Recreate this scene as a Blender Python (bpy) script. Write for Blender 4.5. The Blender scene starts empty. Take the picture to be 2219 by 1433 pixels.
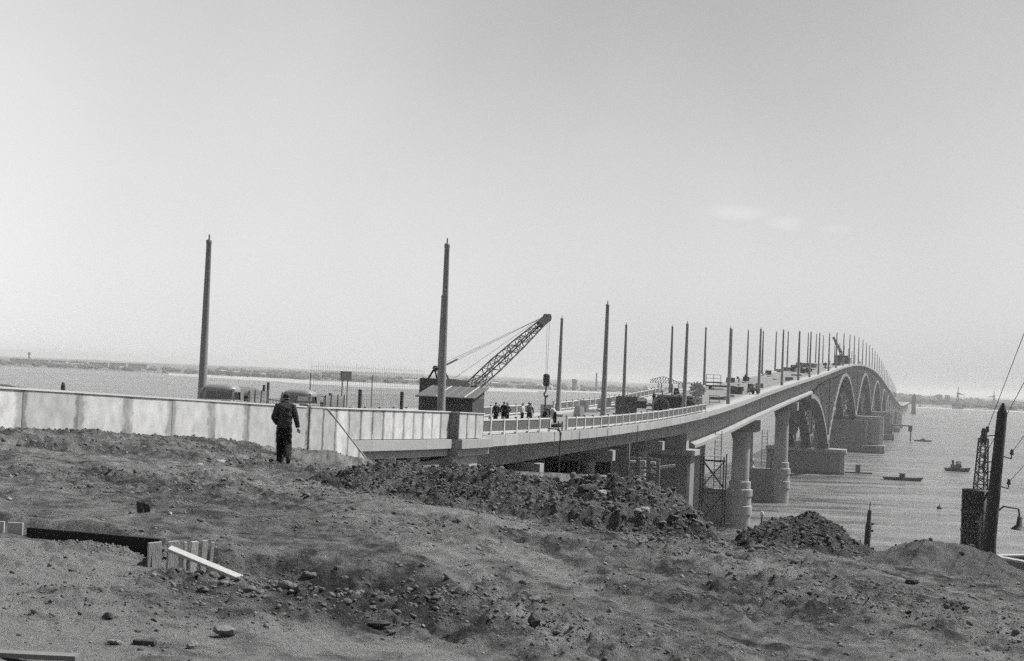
import bpy, bmesh, math, random
import numpy as np
from mathutils import Vector, Matrix

random.seed(7)
RNG = np.random.default_rng(11)
sc = bpy.context.scene
COL = sc.collection
rad = math.radians

# ------------------------------------------------------------------ camera
ZC = 25.0                                  # eye height above the river
ROLL, PITCH = rad(2.422), rad(1.830)
cam_d = bpy.data.cameras.new('camera')
cam_d.sensor_width = 36.0
cam_d.lens = 49.97
cam_d.clip_start = 0.1
cam_d.clip_end = 30000
cam = bpy.data.objects.new('camera', cam_d)
COL.objects.link(cam)
_f = Vector((0, math.cos(PITCH), math.sin(PITCH)))
_u0 = Vector((0, -math.sin(PITCH), math.cos(PITCH)))
_r0 = Vector((1, 0, 0))
_r = math.cos(ROLL) * _r0 + math.sin(ROLL) * _u0
_u = -math.sin(ROLL) * _r0 + math.cos(ROLL) * _u0
cam.matrix_world = Matrix(((_r.x, _u.x, -_f.x, 0), (_r.y, _u.y, -_f.y, 0), (_r.z, _u.z, -_f.z, ZC), (0, 0, 0, 1)))
sc.camera = cam

# ------------------------------------------------------------------ light, sky, exposure
SUN_EL, SUN_AZ = rad(53), rad(66)           # azimuth clockwise from +Y
SUN = Vector((math.cos(SUN_EL) * math.sin(SUN_AZ), math.cos(SUN_EL) * math.cos(SUN_AZ), math.sin(SUN_EL)))
sun_d = bpy.data.lights.new('sun', 'SUN')
sun_d.energy = 5.0
sun_d.angle = rad(0.6)
sun_d.color = (1.0, 0.99, 0.98)
sun = bpy.data.objects.new('sun', sun_d)
sun.rotation_euler = (-SUN).to_track_quat('-Z', 'Y').to_euler()
sun.location = (0, 0, 200)
COL.objects.link(sun)

world = bpy.data.worlds.new('World')
sc.world = world
world.use_nodes = True
nt = world.node_tree
nt.nodes.clear()
def N(t, kind, **kw):
    n = t.nodes.new(kind)
    for k, v in kw.items():
        setattr(n, k, v)
    return n
def math_node(t, op, a, b=None, clamp=False):
    n = N(t, 'ShaderNodeMath', operation=op, use_clamp=clamp)
    for i, v in enumerate((a, b)):
        if v is None: continue
        if isinstance(v, (int, float)): n.inputs[i].default_value = v
        else: t.links.new(v, n.inputs[i])
    return n.outputs[0]
sky = N(nt, 'ShaderNodeTexSky', sky_type='NISHITA', sun_disc=False)
sky.sun_elevation = SUN_EL
sky.sun_rotation = SUN_AZ
sky.air_density = 1.0
sky.dust_density = 2.2
bw = N(nt, 'ShaderNodeRGBToBW')
nt.links.new(sky.outputs[0], bw.inputs[0])
tc = N(nt, 'ShaderNodeTexCoord')
sep = N(nt, 'ShaderNodeSeparateXYZ')
nt.links.new(tc.outputs['Generated'], sep.inputs[0])
# a thin veil of high cloud, thicker towards the upstream (left) side, with soft drifting structure
nz = N(nt, 'ShaderNodeTexNoise')
nz.inputs['Scale'].default_value = 2.2
nz.inputs['Detail'].default_value = 4
nt.links.new(tc.outputs['Generated'], nz.inputs['Vector'])
veil = math_node(nt, 'MULTIPLY_ADD', sep.outputs['X'], -0.62)
nt.nodes[-1].inputs[2].default_value = 0.56
veil = math_node(nt, 'ADD', veil, math_node(nt, 'MULTIPLY', math_node(nt, 'SUBTRACT', nz.outputs['Fac'], 0.5), 0.5))
hz = math_node(nt, 'MULTIPLY', math_node(nt, 'ABSOLUTE', sep.outputs['Z']), -1.3)
veil = math_node(nt, 'ADD', veil, hz)
veil = math_node(nt, 'MAXIMUM', math_node(nt, 'MINIMUM', veil, 0.85), 0.05)
# three small fair-weather clouds low over the river
def cloud_blob(prev, d, w, h, amt):
    dv = Vector(d).normalized()
    sx = math_node(nt, 'MULTIPLY', math_node(nt, 'SUBTRACT', sep.outputs['X'], dv.x), 1.0 / w)
    sz = math_node(nt, 'MULTIPLY', math_node(nt, 'SUBTRACT', sep.outputs['Z'], dv.z), 1.0 / h)
    n2 = N(nt, 'ShaderNodeTexNoise')
    n2.inputs['Scale'].default_value = 90
    n2.inputs['Detail'].default_value = 3
    nt.links.new(tc.outputs['Generated'], n2.inputs['Vector'])
    dist = math_node(nt, 'ADD', math_node(nt, 'MULTIPLY', sx, sx), math_node(nt, 'MULTIPLY', sz, sz))
    dist = math_node(nt, 'ADD', dist, math_node(nt, 'MULTIPLY', math_node(nt, 'SUBTRACT', n2.outputs['Fac'], 0.5), 1.4))
    m = math_node(nt, 'SUBTRACT', 1.0, dist, clamp=True)
    m = math_node(nt, 'MULTIPLY', m, math_node(nt, 'GREATER_THAN', sep.outputs['Y'], 0.0))
    return math_node(nt, 'ADD', prev, math_node(nt, 'MULTIPLY', m, amt))
extra = cloud_blob(0.0, (0.158, 1, 0.122), 0.024, 0.0062, 0.10)
extra = cloud_blob(extra, (0.190, 1, 0.116), 0.014, 0.0058, 0.10)
extra = cloud_blob(extra, (0.225, 1, 0.113), 0.012, 0.004, 0.06)
mixn = N(nt, 'ShaderNodeMix', data_type='FLOAT')
nt.links.new(math_node(nt, 'ADD', veil, extra), mixn.inputs[0])
nt.links.new(bw.outputs[0], mixn.inputs[2])
mixn.inputs[3].default_value = 10.2
bg = N(nt, 'ShaderNodeBackground')
bg.inputs['Strength'].default_value = 0.085
nt.links.new(mixn.outputs[0], bg.inputs['Color'])
wo = N(nt, 'ShaderNodeOutputWorld')
nt.links.new(bg.outputs[0], wo.inputs['Surface'])

sc.view_settings.view_transform = 'Standard'
sc.view_settings.look = 'None'
sc.view_settings.exposure = 0.35
sc.view_settings.gamma = 1.0
sc.view_settings.use_curve_mapping = False
sc.render.engine = 'CYCLES'
sc.cycles.use_denoising = False
sc.cycles.use_adaptive_sampling = True
sc.cycles.adaptive_threshold = 0.05
sc.cycles.adaptive_min_samples = 20
sc.cycles.max_bounces = 6
sc.cycles.volume_bounces = 0
sc.cycles.sample_clamp_indirect = 2.5
sc.cycles.sample_clamp_direct = 1.6
sc.cycles.caustics_reflective = False
sc.cycles.caustics_refractive = False

# ------------------------------------------------------------------ materials (black-and-white photograph: neutral greys)
MATS = {}
def mat(name, v, rough=0.85, var=0.25, scale=3.0, bump=0.0, bscale=20.0, coord='Object', metal=0.0, rnd=0.0, stretch=None, spec=0.3):
    if name in MATS: return MATS[name]
    m = bpy.data.materials.new(name)
    m.use_nodes = True
    t = m.node_tree
    b = t.nodes['Principled BSDF']
    b.inputs['Roughness'].default_value = rough
    b.inputs['Metallic'].default_value = metal
    b.inputs['Specular IOR Level'].default_value = spec
    if coord == 'Position':
        vec = N(t, 'ShaderNodeNewGeometry').outputs['Position']
    else:
        vec = N(t, 'ShaderNodeTexCoord').outputs[coord]
    if stretch:
        mp = N(t, 'ShaderNodeMapping')
        mp.inputs['Scale'].default_value = stretch
        t.links.new(vec, mp.inputs[0]); vec = mp.outputs[0]
    nz = N(t, 'ShaderNodeTexNoise')
    nz.inputs['Scale'].default_value = scale
    nz.inputs['Detail'].default_value = 6
    nz.inputs['Roughness'].default_value = 0.62
    t.links.new(vec, nz.inputs['Vector'])
    k = math_node(t, 'MULTIPLY_ADD', nz.outputs['Fac'], 2 * var * v)
    t.nodes[-1].inputs[2].default_value = v - var * v
    if rnd:
        oi = N(t, 'ShaderNodeObjectInfo')
        k = math_node(t, 'MULTIPLY', k, math_node(t, 'MULTIPLY_ADD', oi.outputs['Random'], 2 * rnd))
        t.nodes[-2].inputs[2].default_value = 1 - rnd
    cc = N(t, 'ShaderNodeCombineColor')
    for i in range(3): t.links.new(k, cc.inputs[i])
    t.links.new(cc.outputs[0], b.inputs['Base Color'])
    if bump:
        n2 = N(t, 'ShaderNodeTexNoise')
        n2.inputs['Scale'].default_value = bscale
        n2.inputs['Detail'].default_value = 5
        t.links.new(vec, n2.inputs['Vector'])
        bp = N(t, 'ShaderNodeBump')
        bp.inputs['Strength'].default_value = bump
        bp.inputs['Distance'].default_value = 0.05
        t.links.new(n2.outputs['Fac'], bp.inputs['Height'])
        t.links.new(bp.outputs[0], b.inputs['Normal'])
    MATS[name] = m
    return m

def mat_panel():
    """whitewashed wall panel: pale coat brushed over the middle, bare grey cement left along the joints and the top"""
    if 'whitewash' in MATS: return MATS['whitewash']
    m = bpy.data.materials.new('whitewash'); m.use_nodes = True
    t = m.node_tree; b = t.nodes['Principled BSDF']
    b.inputs['Roughness'].default_value = 0.9
    b.inputs['Specular IOR Level'].default_value = 0.2
    tcn = N(t, 'ShaderNodeTexCoord'); oi = N(t, 'ShaderNodeObjectInfo')
    s = N(t, 'ShaderNodeSeparateXYZ'); t.links.new(tcn.outputs['Generated'], s.inputs[0])
    off = N(t, 'ShaderNodeVectorMath', operation='ADD')
    t.links.new(tcn.outputs['Object'], off.inputs[0])
    rv = N(t, 'ShaderNodeCombineXYZ')
    t.links.new(math_node(t, 'MULTIPLY', oi.outputs['Random'], 40.0), rv.inputs[0])
    t.links.new(rv.outputs[0], off.inputs[1])
    n1 = N(t, 'ShaderNodeTexNoise'); n1.inputs['Scale'].default_value = 2.6; n1.inputs['Detail'].default_value = 8
    n1.inputs['Roughness'].default_value = 0.7
    t.links.new(off.outputs[0], n1.inputs['Vector'])
    mp = N(t, 'ShaderNodeMapping'); mp.inputs['Scale'].default_value = (1.3, 1.3, 0.9)
    t.links.new(off.outputs[0], mp.inputs[0])
    n2 = N(t, 'ShaderNodeTexNoise'); n2.inputs['Scale'].default_value = 1.6; n2.inputs['Detail'].default_value = 6
    t.links.new(mp.outputs[0], n2.inputs['Vector'])
    n4 = N(t, 'ShaderNodeTexNoise'); n4.inputs['Scale'].default_value = 1.1; n4.inputs['Detail'].default_value = 5; n4.inputs['Roughness'].default_value = 0.75
    t.links.new(off.outputs[0], n4.inputs['Vector'])
    ex = math_node(t, 'ABSOLUTE', math_node(t, 'SUBTRACT', s.outputs['X'], 0.5))
    ex = math_node(t, 'MULTIPLY', ex, 2.0)
    top = math_node(t, 'MULTIPLY', math_node(t, 'SUBTRACT', s.outputs['Z'], 0.62), 2.2, clamp=True)
    e = math_node(t, 'MAXIMUM', ex, math_node(t, 'MULTIPLY', top, 0.95))
    e = math_node(t, 'ADD', e, math_node(t, 'MULTIPLY', math_node(t, 'SUBTRACT', n1.outputs['Fac'], 0.5), 0.75))
    e = math_node(t, 'ADD', e, math_node(t, 'MULTIPLY', math_node(t, 'SUBTRACT', oi.outputs['Random'], 0.5), 0.12))
    bare = N(t, 'ShaderNodeMapRange'); bare.interpolation_type = 'SMOOTHSTEP'
    bare.inputs[1].default_value = 0.74; bare.inputs[2].default_value = 0.90
    t.links.new(e, bare.inputs[0])
    tone = math_node(t, 'MULTIPLY_ADD', n2.outputs['Fac'], 0.34); t.nodes[-1].inputs[2].default_value = 0.27
    tone = math_node(t, 'ADD', tone, math_node(t, 'MULTIPLY', math_node(t, 'SUBTRACT', n1.outputs['Fac'], 0.5), 0.26))
    tone = math_node(t, 'ADD', tone, math_node(t, 'MULTIPLY', math_node(t, 'SUBTRACT', n4.outputs['Fac'], 0.5), 0.24))
    tone = math_node(t, 'MULTIPLY', tone, math_node(t, 'MULTIPLY_ADD', oi.outputs['Random'], 0.42)); t.nodes[-2].inputs[2].default_value = 0.76
    tone = math_node(t, 'SUBTRACT', tone, math_node(t, 'MULTIPLY', bare.outputs[0], math_node(t, 'MULTIPLY', n1.outputs['Fac'], 0.38)))
    cc = N(t, 'ShaderNodeCombineColor')
    for i in range(3): t.links.new(tone, cc.inputs[i])
    t.links.new(cc.outputs[0], b.inputs['Base Color'])
    n3 = N(t, 'ShaderNodeTexNoise'); n3.inputs['Scale'].default_value = 30
    t.links.new(off.outputs[0], n3.inputs['Vector'])
    bp = N(t, 'ShaderNodeBump'); bp.inputs['Strength'].default_value = 0.35; bp.inputs['Distance'].default_value = 0.02
    t.links.new(n3.outputs['Fac'], bp.inputs['Height']); t.links.new(bp.outputs[0], b.inputs['Normal'])
    MATS['whitewash'] = m
    return m

def mat_soil(name, dark, light):
    """soil whose albedo follows the 'tone' attribute of the mesh: trodden and sandy is pale, freshly turned is dark"""
    m = bpy.data.materials.new(name); m.use_nodes = True
    t = m.node_tree; b = t.nodes['Principled BSDF']
    b.inputs['Roughness'].default_value = 0.97
    b.inputs['Specular IOR Level'].default_value = 0.1
    pos = N(t, 'ShaderNodeNewGeometry').outputs['Position']
    def nzs(scale, det=4, rough=0.7):
        n = N(t, 'ShaderNodeTexNoise'); n.inputs['Scale'].default_value = scale; n.inputs['Detail'].default_value = det
        n.inputs['Roughness'].default_value = rough
        t.links.new(pos, n.inputs['Vector']); return n.outputs['Fac']
    at = N(t, 'ShaderNodeAttribute'); at.attribute_name = 'tone'
    d = nzs(40); c = nzs(11)
    k = math_node(t, 'ADD', at.outputs['Fac'], math_node(t, 'ADD', math_node(t, 'MULTIPLY', math_node(t, 'SUBTRACT', d, 0.5), 1.9), math_node(t, 'MULTIPLY', math_node(t, 'SUBTRACT', c, 0.5), 1.4)))
    k = math_node(t, 'MAXIMUM', math_node(t, 'MINIMUM', k, 2.0), 0.0)
    v = math_node(t, 'MULTIPLY_ADD', k, light - dark); t.nodes[-1].inputs[2].default_value = dark
    cc = N(t, 'ShaderNodeCombineColor')
    for i in range(3): t.links.new(v, cc.inputs[i])
    t.links.new(cc.outputs[0], b.inputs['Base Color'])
    e = nzs(17, 6, 0.78)
    bp = N(t, 'ShaderNodeBump'); bp.inputs['Strength'].default_value = 1.0; bp.inputs['Distance'].default_value = 0.085
    t.links.new(e, bp.inputs['Height']); t.links.new(bp.outputs[0], b.inputs['Normal'])
    MATS[name] = m
    return m

def mat_water():
    m = bpy.data.materials.new('river_water'); m.use_nodes = True
    t = m.node_tree; b = t.nodes['Principled BSDF']
    b.inputs['IOR'].default_value = 1.33
    b.inputs['Roughness'].default_value = 0.24
    pos = N(t, 'ShaderNodeNewGeometry').outputs['Position']
    def wv(scale, stretch, rot, det=4):
        mp = N(t, 'ShaderNodeMapping'); mp.inputs['Scale'].default_value = stretch; mp.inputs['Rotation'].default_value = (0, 0, rot)
        t.links.new(pos, mp.inputs[0])
        n = N(t, 'ShaderNodeTexNoise'); n.inputs['Scale'].default_value = scale; n.inputs['Detail'].default_value = det
        n.inputs['Roughness'].default_value = 0.65
        t.links.new(mp.outputs[0], n.inputs['Vector']); return n.outputs['Fac']
    big = wv(0.004, (1, 3.5, 1), 0.1, 5)
    mid = wv(0.10, (1, 2.6, 1), 0.12, 6)
    fine = wv(0.42, (1, 1.8, 1), -0.1, 5)
    gust_sheen = wv(0.035, (1, 3.2, 1), 0.08, 9)
    gs = N(t, 'ShaderNodeMapRange'); gs.interpolation_type = 'SMOOTHSTEP'; gs.inputs[1].default_value = 0.36; gs.inputs[2].default_value = 0.64; t.links.new(gust_sheen, gs.inputs[0])
    t.links.new(math_node(t, 'MULTIPLY_ADD', gs.outputs[0], 0.20), b.inputs['Roughness']); t.nodes[-1].inputs[2].default_value = 0.16
    v = math_node(t, 'ADD', math_node(t, 'MULTIPLY', gs.outputs[0], 0.11), math_node(t, 'MULTIPLY', big, 0.14))  # light and dark of sky reflected in ripples, put into the base colour
    cc = N(t, 'ShaderNodeCombineColor')
    for i in range(3): t.links.new(v, cc.inputs[i])
    t.links.new(cc.outputs[0], b.inputs['Base Color'])
    h = math_node(t, 'ADD', math_node(t, 'MULTIPLY', mid, 1.0), math_node(t, 'MULTIPLY', fine, 0.45))
    bp = N(t, 'ShaderNodeBump'); bp.inputs['Strength'].default_value = 0.9; bp.inputs['Distance'].default_value = 1.1
    t.links.new(h, bp.inputs['Height']); t.links.new(bp.outputs[0], b.inputs['Normal'])
    MATS['water'] = m
    return m

CONC_F = mat('flange_concrete', 0.25, 0.9, 0.3, 0.7, 0.2, 8.0)
CONC = mat('bridge_concrete', 0.28, 0.9, 0.38, 0.9, 0.25, 6.0, coord='Object', stretch=(0.9, 0.9, 0.22))
CONC_L = mat('pale_concrete', 0.31, 0.9, 0.2, 1.3, 0.2, 12.0, rnd=0.10)
CONC_D = mat('raw_concrete', 0.18, 0.92, 0.5, 0.7, 0.3, 4.0, stretch=(1, 1, 0.35))
DECK = mat('deck_surface', 0.17, 0.92, 0.3, 0.35, 0.3, 3.0)
RAILM = mat('painted_rail', 0.5, 0.7, 0.12, 2.0, rnd=0.08)
CAST = mat('cast_iron_infill', 0.15, 0.75, 0.15, 2.0)
STEEL = mat('dark_steel', 0.045, 0.6, 0.35, 3.0, spec=0.4)
STEEL2 = mat('rusty_steel', 0.10, 0.8, 0.4, 4.0, 0.3, 15)
POLEM = mat('lamp_pole_paint', 0.19, 0.65, 0.25, 1.2, stretch=(1, 1, 0.2), rnd=0.12)
WOOD = mat('pale_timber', 0.36, 0.9, 0.3, 6.0, 0.3, 30, stretch=(4, 4, 0.6), rnd=0.2)
WOODD = mat('dark_timber_and_shade', 0.018, 0.9, 0.3, 6.0, 0.3, 20)  # near-black carries the shade of the pit edge; dark beams share it
WOODM = mat('weathered_timber', 0.17, 0.92, 0.35, 5.0, 0.3, 20, rnd=0.2)
PAINT = mat('truck_paint', 0.19, 0.45, 0.2, 2.0, spec=0.5)
PAINT2 = mat('truck_paint_dusty', 0.19, 0.55, 0.25, 2.0, spec=0.4)
GLASS = mat('dark_glass', 0.04, 0.12, 0.2, 3.0, spec=0.6)
RUBBER = mat('rubber', 0.03, 0.9, 0.3, 8.0)
HULL = mat('boat_hull', 0.05, 0.6, 0.3, 1.0)
WHITE = mat('white_paint', 0.6, 0.7, 0.12, 3.0)
def mat_pane():
    m = bpy.data.materials.new('cab_glass'); m.use_nodes = True; t = m.node_tree; t.nodes.clear()
    o = N(t, 'ShaderNodeOutputMaterial'); mx = N(t, 'ShaderNodeMixShader'); a = N(t, 'ShaderNodeBsdfTransparent'); g = N(t, 'ShaderNodeBsdfGlossy')
    a.inputs[0].default_value = (0.5, 0.5, 0.5, 1); g.inputs['Roughness'].default_value = 0.05; mx.inputs[0].default_value = 0.10
    t.links.new(a.outputs[0], mx.inputs[1]); t.links.new(g.outputs[0], mx.inputs[2]); t.links.new(mx.outputs[0], o.inputs[0]); return m
PANE = mat_pane()
CLOTH_D = mat('dark_cloth', 0.026, 0.95, 0.35, 9.0, 0.4, 60)
CLOTH_T = mat('black_trousers', 0.013, 0.95, 0.35, 9.0, 0.4, 50)
CLOTH_M = mat('grey_cloth', 0.13, 0.95, 0.3, 9.0)
CLOTH_L = mat('white_shirt', 0.5, 0.95, 0.2, 9.0)
SKIN = mat('skin', 0.24, 0.7, 0.15, 10.0)
HAIR = mat('hair', 0.025, 0.7, 0.3, 20.0)
ROCK = mat('stone', 0.16, 0.95, 0.45, 7.0, 0.6, 25, rnd=0.3)
ROCKP = mat('pale_stone', 0.28, 0.95, 0.3, 7.0, 0.5, 25)
ROCKD = mat('dark_stone', 0.05, 0.95, 0.4, 7.0, 0.5, 25)
CLODM = mat('clod_soil', 0.11, 0.97, 0.5, 1.5, 0.6, 30, coord='Position')
FARTREE = mat('far_foliage', 0.06, 0.95, 0.4, 0.02, coord='Position')
SAND = mat('sand_bank', 0.32, 0.95, 0.35, 0.006, coord='Position', stretch=(1, 3, 1))
FARLAND = mat('far_fields', 0.11, 0.95, 0.4, 0.004, coord='Position', stretch=(1, 3, 1))
FARWALL = mat('far_wall', 0.30, 0.9, 0.2, 0.1, rnd=0.4)
FARROOF = mat('far_roof', 0.12, 0.9, 0.2, 0.1, rnd=0.3)

# ------------------------------------------------------------------ helpers
class MB:
    def __init__(s): s.v = []; s.f = []; s.sm = []
    def add(s, vs, fs, smooth=False):
        o = len(s.v); s.v.extend([tuple(p) for p in vs])
        for f in fs: s.f.append(tuple(i + o for i in f)); s.sm.append(smooth)
        return s
    def box(s, x0, x1, y0, y1, z0, z1):
        vs = [(x0, y0, z0), (x1, y0, z0), (x1, y1, z0), (x0, y1, z0), (x0, y0, z1), (x1, y0, z1), (x1, y1, z1), (x0, y1, z1)]
        return s.add(vs, [(0, 3, 2, 1), (4, 5, 6, 7), (0, 1, 5, 4), (1, 2, 6, 5), (2, 3, 7, 6), (3, 0, 4, 7)])
    def bar(s, a, b, w, h=None, up=(0, 0, 1)):
        h = w if h is None else h
        a = Vector(a); b = Vector(b); d = (b - a)
        if d.length < 1e-6: return s
        d.normalize(); up = Vector(up)
        if abs(d.dot(up)) > 0.98: up = Vector((1, 0, 0))
        x = d.cross(up).normalized() * (w / 2); y = x.cross(d).normalized() * (h / 2)
        vs = [a - x - y, a + x - y, a + x + y, a - x + y, b - x - y, b + x - y, b + x + y, b - x + y]
        return s.add(vs, [(3, 2, 1, 0), (4, 5, 6, 7), (0, 1, 5, 4), (1, 2, 6, 5), (2, 3, 7, 6), (3, 0, 4, 7)])
    def tube(s, a, b, r0, r1=None, n=10, cap=True, smooth=True):
        r1 = r0 if r1 is None else r1
        a = Vector(a); b = Vector(b); d = (b - a).normalized()
        up = Vector((0, 0, 1)) if abs(d.z) < 0.9 else Vector((1, 0, 0))
        x = d.cross(up).normalized(); y = d.cross(x).normalized()
        ring = lambda c, r: [c + x * (r * math.cos(2 * math.pi * i / n)) + y * (r * math.sin(2 * math.pi * i / n)) for i in range(n)]
        s.add(ring(a, r0) + ring(b, r1), [(i, i + n, (i + 1) % n + n, (i + 1) % n) for i in range(n)], smooth)
        if cap:
            s.add(ring(a, r0), [tuple(range(n))]); s.add(ring(b, r1), [tuple(reversed(range(n)))])
        return s
    def lathe(s, prof, n=20, c=(0, 0), smooth=True):
        vs = []
        for r, z in prof:
            vs += [(c[0] + r * math.cos(2 * math.pi * i / n), c[1] + r * math.sin(2 * math.pi * i / n), z) for i in range(n)]
        fs = []
        for k in range(len(prof) - 1):
            for i in range(n):
                j = (i + 1) % n
                fs.append((k * n + i, k * n + j, (k + 1) * n + j, (k + 1) * n + i))
        s.add(vs, fs, smooth)
        s.add(vs[:n], [tuple(reversed(range(n)))]); s.add(vs[-n:], [tuple(range(n))])
        return s
    def prism(s, poly, axis, a, b):
        """extrude a 2-D polygon along an axis ('x','y','z')"""
        def P(p, h):
            return {'x': (h, p[0], p[1]), 'y': (p[0], h, p[1]), 'z': (p[0], p[1], h)}[axis]
        n = len(poly)
        vs = [P(p, a) for p in poly] + [P(p, b) for p in poly]
        fs = [tuple(range(n)), tuple(reversed(range(n, 2 * n)))] + [((i + 1) % n, i, i + n, (i + 1) % n + n) for i in range(n)]
        return s.add(vs, fs)
    def sweep(s, stations, section):
        """section(s) -> closed list of (t,z) points, constant count, swept along x"""
        n = None; vs = []
        for x in stations:
            sec = section(x); n = len(sec)
            vs += [(x, t, z) for t, z in sec]
        fs = []
        for k in range(len(stations) - 1):
            for i in range(n):
                j = (i + 1) % n
                fs.append((k * n + i, (k + 1) * n + i, (k + 1) * n + j, k * n + j))
        m = len(stations)
        fs.append(tuple(range(n))); fs.append(tuple((m - 1) * n + i for i in reversed(range(n))))
        return s.add(vs, fs)
    def lattice(s, a, b, wa, wb, n, bar, side=(0, 1, 0), lace=None):
        a = Vector(a); b = Vector(b); d = (b - a).normalized(); lace = lace or bar * 0.6
        x = Vector(side); x = (x - d * x.dot(d)).normalized(); y = d.cross(x).normalized()
        cs = []
        for k in range(n + 1):
            f = k / n; c = a.lerp(b, f); w = wa + (wb - wa) * f
            cs.append([c + x * (w / 2 * sx) + y * (w / 2 * sy) for sx, sy in ((-1, -1), (1, -1), (1, 1), (-1, 1))])
        for q in range(4): s.bar(cs[0][q], cs[-1][q], bar)
        for k in range(n):
            for q in range(4):
                r = (q + 1) % 4
                p0, p1 = (q, r) if k % 2 == 0 else (r, q)
                s.bar(cs[k][p0], cs[k + 1][p1], lace)
            for q in range(4): s.bar(cs[k + 1][q], cs[k + 1][(q + 1) % 4], lace)
        return s
    def mesh(s, name):
        me = bpy.data.meshes.new(name)
        me.from_pydata(s.v, [], s.f)
        me.polygons.foreach_set('use_smooth', s.sm)
        me.update()
        bm = bmesh.new(); bm.from_mesh(me); bmesh.ops.recalc_face_normals(bm, faces=bm.faces); bm.to_mesh(me); bm.free()
        return me
    def build(s, name, m, parent=None, bevel=0.0, seg=1):
        o = bpy.data.objects.new(name, s.mesh(name))
        if bevel:
            bm = bmesh.new(); bm.from_mesh(o.data)
            bmesh.ops.remove_doubles(bm, verts=bm.verts, dist=1e-4)
            bmesh.ops.bevel(bm, geom=list(bm.edges), offset=bevel, segments=seg, affect='EDGES', profile=0.5)
            bm.to_mesh(o.data); bm.free()
        o.data.materials.append(m)
        COL.objects.link(o)
        if parent: o.parent = parent
        return o
def obj_me(name, me, parent=None, loc=(0, 0, 0)):
    o = bpy.data.objects.new(name, me); COL.objects.link(o); o.location = loc
    if parent: o.parent = parent
    return o
def tag(o, label, cat, group=None):
    o['label'] = label; o['category'] = cat
    if group: o['group'] = group
    return o
def thing(name, label, cat, loc=(0, 0, 0), rz=0.0, group=None, rot=None):
    o = bpy.data.objects.new(name, None); COL.objects.link(o)
    o.empty_display_size = 0.2
    o.location = loc; o.rotation_euler = rot or (0, 0, rz)
    return tag(o, label, cat, group)
def struct(o, kind='structure'):
    o['kind'] = kind; return o
def copy_tree(o, parent=None):
    c = o.copy(); COL.objects.link(c)
    if parent: c.parent = parent
    for ch in list(o.children): copy_tree(ch, c)
    return c

# ------------------------------------------------------------------ bridge frame: s along the bridge, t across (0 = downstream edge, 15 = upstream edge)
TH = rad(16.374)
BD = Vector((math.sin(TH), math.cos(TH), 0)); BN = Vector((-math.cos(TH), math.sin(TH), 0))
BO = Vector((-27.6, 0, 0)); BR = math.pi / 2 - TH
def P(s, t, z): 
    p = BO + BD * s + BN * t; return Vector((p.x, p.y, z))
_ps = np.array([-60, 0, 44, 68, 91, 110, 128, 146, 187, 217, 248, 291, 331, 393, 495, 583, 660, 740, 850, 955, 1129, 1350, 1520, 1642, 1800, 2400], float)
_pz = np.array([24.5, 23.5, 22.45, 21.75, 21.18, 20.97, 20.84, 20.9, 21.5, 22.45, 23.75, 25.4, 26.85, 29.0, 33.0, 35.4, 36.3, 36.2, 34.4, 31.2, 25.4, 17.6, 12.8, 10.8, 10.2, 10.4])
def _pchip(xs, ys):
    h = np.diff(xs); dl = np.diff(ys) / h; d = np.zeros_like(ys)
    for i in range(1, len(xs) - 1):
        if dl[i - 1] * dl[i] > 0:
            w1, w2 = 2 * h[i] + h[i - 1], h[i] + 2 * h[i - 1]
            d[i] = (w1 + w2) / (w1 / dl[i - 1] + w2 / dl[i])
    d[0], d[-1] = dl[0], dl[-1]
    def f(x):
        i = int(min(max(np.searchsorted(xs, x) - 1, 0), len(h) - 1)); u = (x - xs[i]) / h[i]
        return float((1 + 2 * u) * (1 - u) ** 2 * ys[i] + u * (1 - u) ** 2 * h[i] * d[i] + u * u * (3 - 2 * u) * ys[i + 1] + u * u * (u - 1) * h[i] * d[i + 1])
    return f
DZ = _pchip(_ps, _pz)                       # level of the pavement edge

# ------------------------------------------------------------------ numpy noise for the ground
def _hash(ix, iy, seed):
    h = (ix.astype(np.int64) * 374761393 + iy.astype(np.int64) * 668265263 + seed * 1274126177) & 0xFFFFFFFF
    h = ((h ^ (h >> 13)) * 1274126177) & 0xFFFFFFFF
    return ((h ^ (h >> 16)) & 0xFFFF) / 65535.0
def vnoise(x, y, seed=0):
    ix, iy = np.floor(x), np.floor(y); fx, fy = x - ix, y - iy
    u, v = fx * fx * fx * (fx * (fx * 6 - 15) + 10), fy * fy * fy * (fy * (fy * 6 - 15) + 10)
    a, b = _hash(ix, iy, seed), _hash(ix + 1, iy, seed); c, d = _hash(ix, iy + 1, seed), _hash(ix + 1, iy + 1, seed)
    return (a + (b - a) * u) * (1 - v) + (c + (d - c) * u) * v - 0.5
def fbm(x, y, f, o, seed=0, gain=0.5, lac=2.03):
    r = 0; a = 1.0
    for k in range(o):
        r = r + a * vnoise(x * f + 17.3 * k, y * f - 9.1 * k, seed + k); f *= lac; a *= gain
    return r
def worley(x, y, f, seed=0):
    x, y = x * f, y * f; ix, iy = np.floor(x), np.floor(y); best = np.full_like(x, 9.0)
    for dx in (-1, 0, 1):
        for dy in (-1, 0, 1):
            cx, cy = ix + dx, iy + dy
            px, py = cx + _hash(cx, cy, seed), cy + _hash(cx, cy, seed + 5)
            best = np.minimum(best, (px - x) ** 2 + (py - y) ** 2)
    return np.sqrt(best)
def sstep(a, b, x):
    u = np.clip((x - a) / (b - a), 0, 1); return u * u * (3 - 2 * u)

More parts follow.
